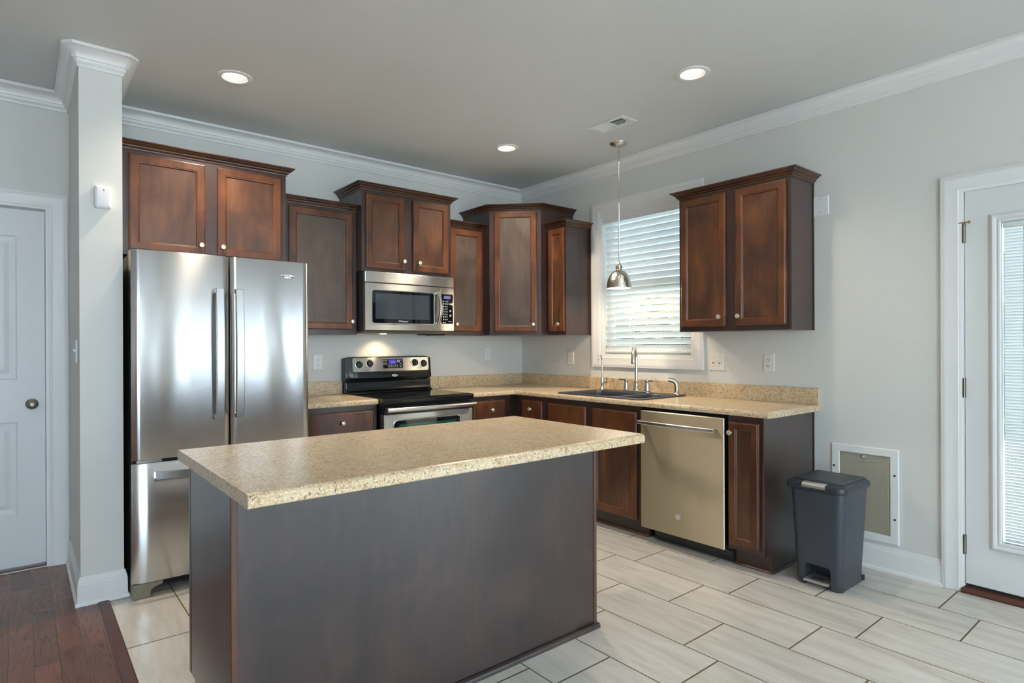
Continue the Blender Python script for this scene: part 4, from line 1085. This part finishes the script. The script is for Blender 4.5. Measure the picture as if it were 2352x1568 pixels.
mesh('damper_lever', bx(VF, .094, .104, .0012, .012, .020, .032), 'white_plastic', t)
for u, z in ((-.133, .0), (.133, .0)):
    mesh('screw', lathe(BM(), [(.0035, .006), (.003, .0075)], lambda a, b, h, u=u, z=z: VF(u + a, h, z + b), 10), 'print_dark', t)

# ------------------------------------------------------------------ wall plates
def plate(F, u, z, w, h, mat, parent, d=.0008):
    return mesh('cover_plate', rplate(BM(), F, u - w / 2, u + w / 2, z - h / 2, z + h / 2, .005, [(0, d), (0, d + .003), (.002, d + .0058), (.004, d + .0064)], n=3), mat, parent)
def receptacle(F, u, z, mat, parent):
    r = mesh('receptacle', rplate(BM(), F, u - .017, u + .017, z - .0145, z + .0145, .012, [(0, .007), (0, .0086), (.001, .0092)], n=5), mat, parent)
    for du, hh in ((-.0065, .0045), (.0065, .0036)):
        mesh('socket_slot', bx(F, u + du - .0012, u + du + .0012, .0092, .0095, z + .002 - hh, z + .002 + hh), 'print_dark', r)
    mesh('socket_slot', lathe(BM(), [(.0024, .0092), (.0024, .0095)], lambda a, b, h: F(u + a, h, z - .008 + b), 10), 'print_dark', r)
def screw(F, u, z, parent, mat='ivory_plastic', r=.003):
    mesh('screw', lathe(BM(), [(r, .0071), (r * .8, .0082)], lambda a, b, h: F(u + a, h, z + b), 10), mat, parent)
def outlet(F, u, z, label, mat='ivory_plastic'):
    t = thing('wall_outlet', label, 'outlet', F(u, 0, z), 'duplex outlets on the kitchen walls')
    plate(F, u, z, .074, .118, mat, t)
    receptacle(F, u, z + .0195, mat, t); receptacle(F, u, z - .0195, mat, t); screw(F, u, z, t)
t = thing('wall_outlet', 'white outlet with test buttons beside the refrigerator, left of the stove', 'outlet', (-2.046, 0, 1.161))
plate(Bf, -2.046, 1.161, .074, .118, 'white_plastic', t)
f = mesh('receptacle', rplate(BM(), Bf, -2.046 - .0165, -2.046 + .0165, 1.161 - .0335, 1.161 + .0335, .003, [(0, .007), (0, .009)], n=3), 'white_plastic', t)
for zz in (1.182, 1.140):
    for du in (-.006, .006): mesh('socket_slot', bx(Bf, -2.046 + du - .0013, -2.046 + du + .0013, .0092, .0095, zz - .004, zz + .005), 'print_dark', f)
    mesh('socket_slot', lathe(BM(), [(.0026, .0092), (.0026, .0095)], lambda a, b, h, zz=zz: Bf(-2.046 + a, h, zz - .009 + b), 10), 'print_dark', f)
for zz in (1.165, 1.157): mesh('test_button', bx(Bf, -2.054, -2.038, .0091, .0106, zz - .0028, zz + .0028), 'white_plastic', f)
screw(Bf, -2.046, 1.161 + .048, t, 'print_dark', .0026); screw(Bf, -2.046, 1.161 - .048, t, 'print_dark', .0026)
outlet(Bf, -.427, 1.205, 'white outlet on the back wall below the corner cabinet', 'white_plastic')
outlet(Rf, .664, 1.169, 'ivory outlet left of the window above the counter')
outlet(Rf, 2.469, 1.163, 'ivory outlet below the right wall cabinet, above the counter end')
t = thing('light_switch', 'ivory double switch plate right of the window', 'light switch', (0, -2.091, 1.162))
plate(Rf, 2.091, 1.162, .118, .118, 'ivory_plastic', t)
for du in (-.023, .023):
    mesh('toggle', prism(BM(), lambda u, d, z: Rf(u, d, z), [(.0068, 1.156), (.0068, 1.169), (.017, 1.174), (.018, 1.168)], 2.091 + du - .0045, 2.091 + du + .0045), 'ivory_plastic', t)
    for dz in (-.030, .030): screw(Rf, 2.091 + du, 1.162 + dz, t, 'print_dark', .0024)
    mesh('toggle_slot', bx(Rf, 2.091 + du - .0055, 2.091 + du + .0055, .0071, .0075, 1.150, 1.157), 'print_dark', t)
t = thing('blank_plate', 'white blank wall plate peeking out right of the wall cabinet', 'wall plate', (0, -2.79, 2.126))
plate(Rf, 2.783, 2.126, .118, .118, 'white_plastic', t)
for dz in (-.042, .042): screw(Rf, 2.795, 2.126 + dz, t, 'print_dark', .0028)
SF = lambda u, d, z: (PX0 - d, -u, z)                             # on the left face of the wall end
t = thing('light_switch', 'white switch plate on the side of the wall end beside the door', 'light switch', (PX0, -.60, 1.262))
plate(SF, .60, 1.262, .074, .118, 'white_plastic', t)
mesh('toggle', prism(BM(), SF, [(.0068, 1.256), (.0068, 1.269), (.017, 1.274), (.018, 1.268)], .5955, .6045), 'white_plastic', t)
CFc = lambda u, d, z: (u, PY - d, z)                              # on the front face of the wall end
t = thing('motion_sensor', 'small white motion sensor high on the wall end', 'sensor', (-3.470, PY, 2.04))
SUa, SUb, SZa, SZb = -3.507, -3.433, 1.983, 2.096
mesh('housing', rplate(BM(), CFc, SUa, SUb, SZa, SZb, .013, [(0, .0008), (0, .020), (.002, .027), (.006, .0315), (.014, .034)], n=6), 'sensor_white', t, smooth=True)
mesh('lens', lathe(BM(), [(.0032, .0341), (.002, .0346)], lambda a, b, h: CFc(-3.468 + a, h, 2.072 + b), 12), 'print_dark', t)

# ------------------------------------------------------------------ pet door
t = thing('pet_door', 'white framed pet door with a tan flap low on the wall behind the trash can', 'pet door', (0, -3.034, .425))
PU0, PU1, PZ0, PZ1 = 2.857, 3.210, .159, .692
bm = sweep(BM(), rect(PU0 + .044, PU1 - .044, PZ0 + .046, PZ1 - .044), [(0, .001), (0, .009), (.003, .013), (.040, .013), (.044, .010), (.044, .001)], lambda a, b, h: Rf(a, h, b), closed=True)
mesh('frame', bm, 'white_trim', t)
fl = mesh('flap', rplate(BM(), Rf, PU0 + .0455, PU1 - .0455, PZ0 + .0475, PZ1 - .0455, .004, [(0, .001), (0, .0045), (.004, .0055)], n=3), 'flap_vinyl', t)
cx, cz = 3.025, .630
bm = BM()
loft(bm, [[Rf(cx + a * (.102 - i) * math.cos(2 * PI * k / 40), d, cz + (.024 - i) * math.sin(2 * PI * k / 40)) for k in range(40)] for a, i, d in ((1, 0, .0056), (1, .001, .0085), (1, .005, .0085), (1, .006, .0056))], False, False)
mesh('flap_grip', bm, 'flap_rib', fl, smooth=True)
mesh('flap_knob', lathe(BM(), [(.006, .0056), (.0085, .008), (.0085, .014), (.006, .017)], lambda a, b, h: Rf(cx + .005 + a, h, cz + .002 + b), 16), 'flap_rib', fl, smooth=True)
mesh('flap_edge', bx(Rf, PU1 - .058, PU1 - .0465, .0056, .0075, PZ0 + .05, PZ1 - .05), 'flap_rib', fl)
for u, z in ((PU0 + .014, .560), (PU1 - .020, .548), (PU1 - .020, .302), (PU0 + .014, .302)):
    mesh('screw', lathe(BM(), [(.0062, .0131), (.0055, .0145)], lambda a, b, h, u=u, z=z: Rf(u + a, h, z + b), 14), 'print_dark', t)

# ------------------------------------------------------------------ trash can
t = thing('trash_can', 'dark grey plastic pedal trash can beside the end cabinet', 'trash can', (-.385, -2.995, 0))
bm = rblock(BM(), Rf, [(2.884, 3.112, .250, .528, .030, .0), (2.880, 3.116, .246, .532, .034, .006), (2.878, 3.118, .243, .535, .036, .10), (2.860, 3.136, .218, .556, .042, .500), (2.860, 3.136, .218, .556, .042, .512)], n=7)
body = mesh('body', bm, 'bin_plastic', t)
cb = BM()
loft(cb, [[Rf(u, d, z) for u, z in rrect(2.930, 3.064, -.05, .118, .022, 5)] for d in (.44, .60)])
cut(body, cb)
for p in body.data.polygons: p.use_smooth = True
body.data.set_sharp_from_angle(angle=math.radians(38))
bm = rblock(BM(), Rf, [(2.850, 3.142, .212, .566, .045, .5125), (2.842, 3.146, .202, .574, .046, .518), (2.840, 3.148, .200, .577, .047, .532), (2.844, 3.144, .204, .573, .046, .545), (2.856, 3.132, .216, .560, .040, .5535), (2.872, 3.116, .232, .542, .032, .5555)], n=7)
rim = mesh('rim', bm, 'bin_lid', t, smooth=True)
bm = rblock(BM(), Rf, [(2.864, 3.122, .222, .532, .020, .5556), (2.864, 3.122, .222, .532, .020, .5585), (2.868, 3.118, .226, .528, .018, .5610), (2.90, 3.09, .25, .50, .03, .5630)], n=5)
lid = mesh('lid', bm, 'bin_lid', t, smooth=True)
bm = prism(BM(), Rf, [(.548, .5590), (.575, .5555), (.5825, .545), (.5825, .532), (.578, .532), (.578, .544), (.570, .5505), (.548, .5545)], 2.938, 3.056)
mesh('clip', bm, 'bin_metal', rim, bevel=.001)
bm = prism(BM(), Rf, [(.44, .030), (.545, .022), (.556, .027), (.556, .036), (.545, .040), (.44, .046)], 2.934, 3.060)
pdl = mesh('pedal', bm, 'bin_metal', t, bevel=.002)
mesh('pedal_pad', bx(Rf, 2.965, 3.030, .50, .540, .0415, .0435), 'bin_plastic', pdl)
for u0 in (2.884, 3.090):
    mesh('rear_foot', bx(Rf, u0, u0 + .026, .226, .2465, .0, .030), 'bin_plastic', t, bevel=.003)
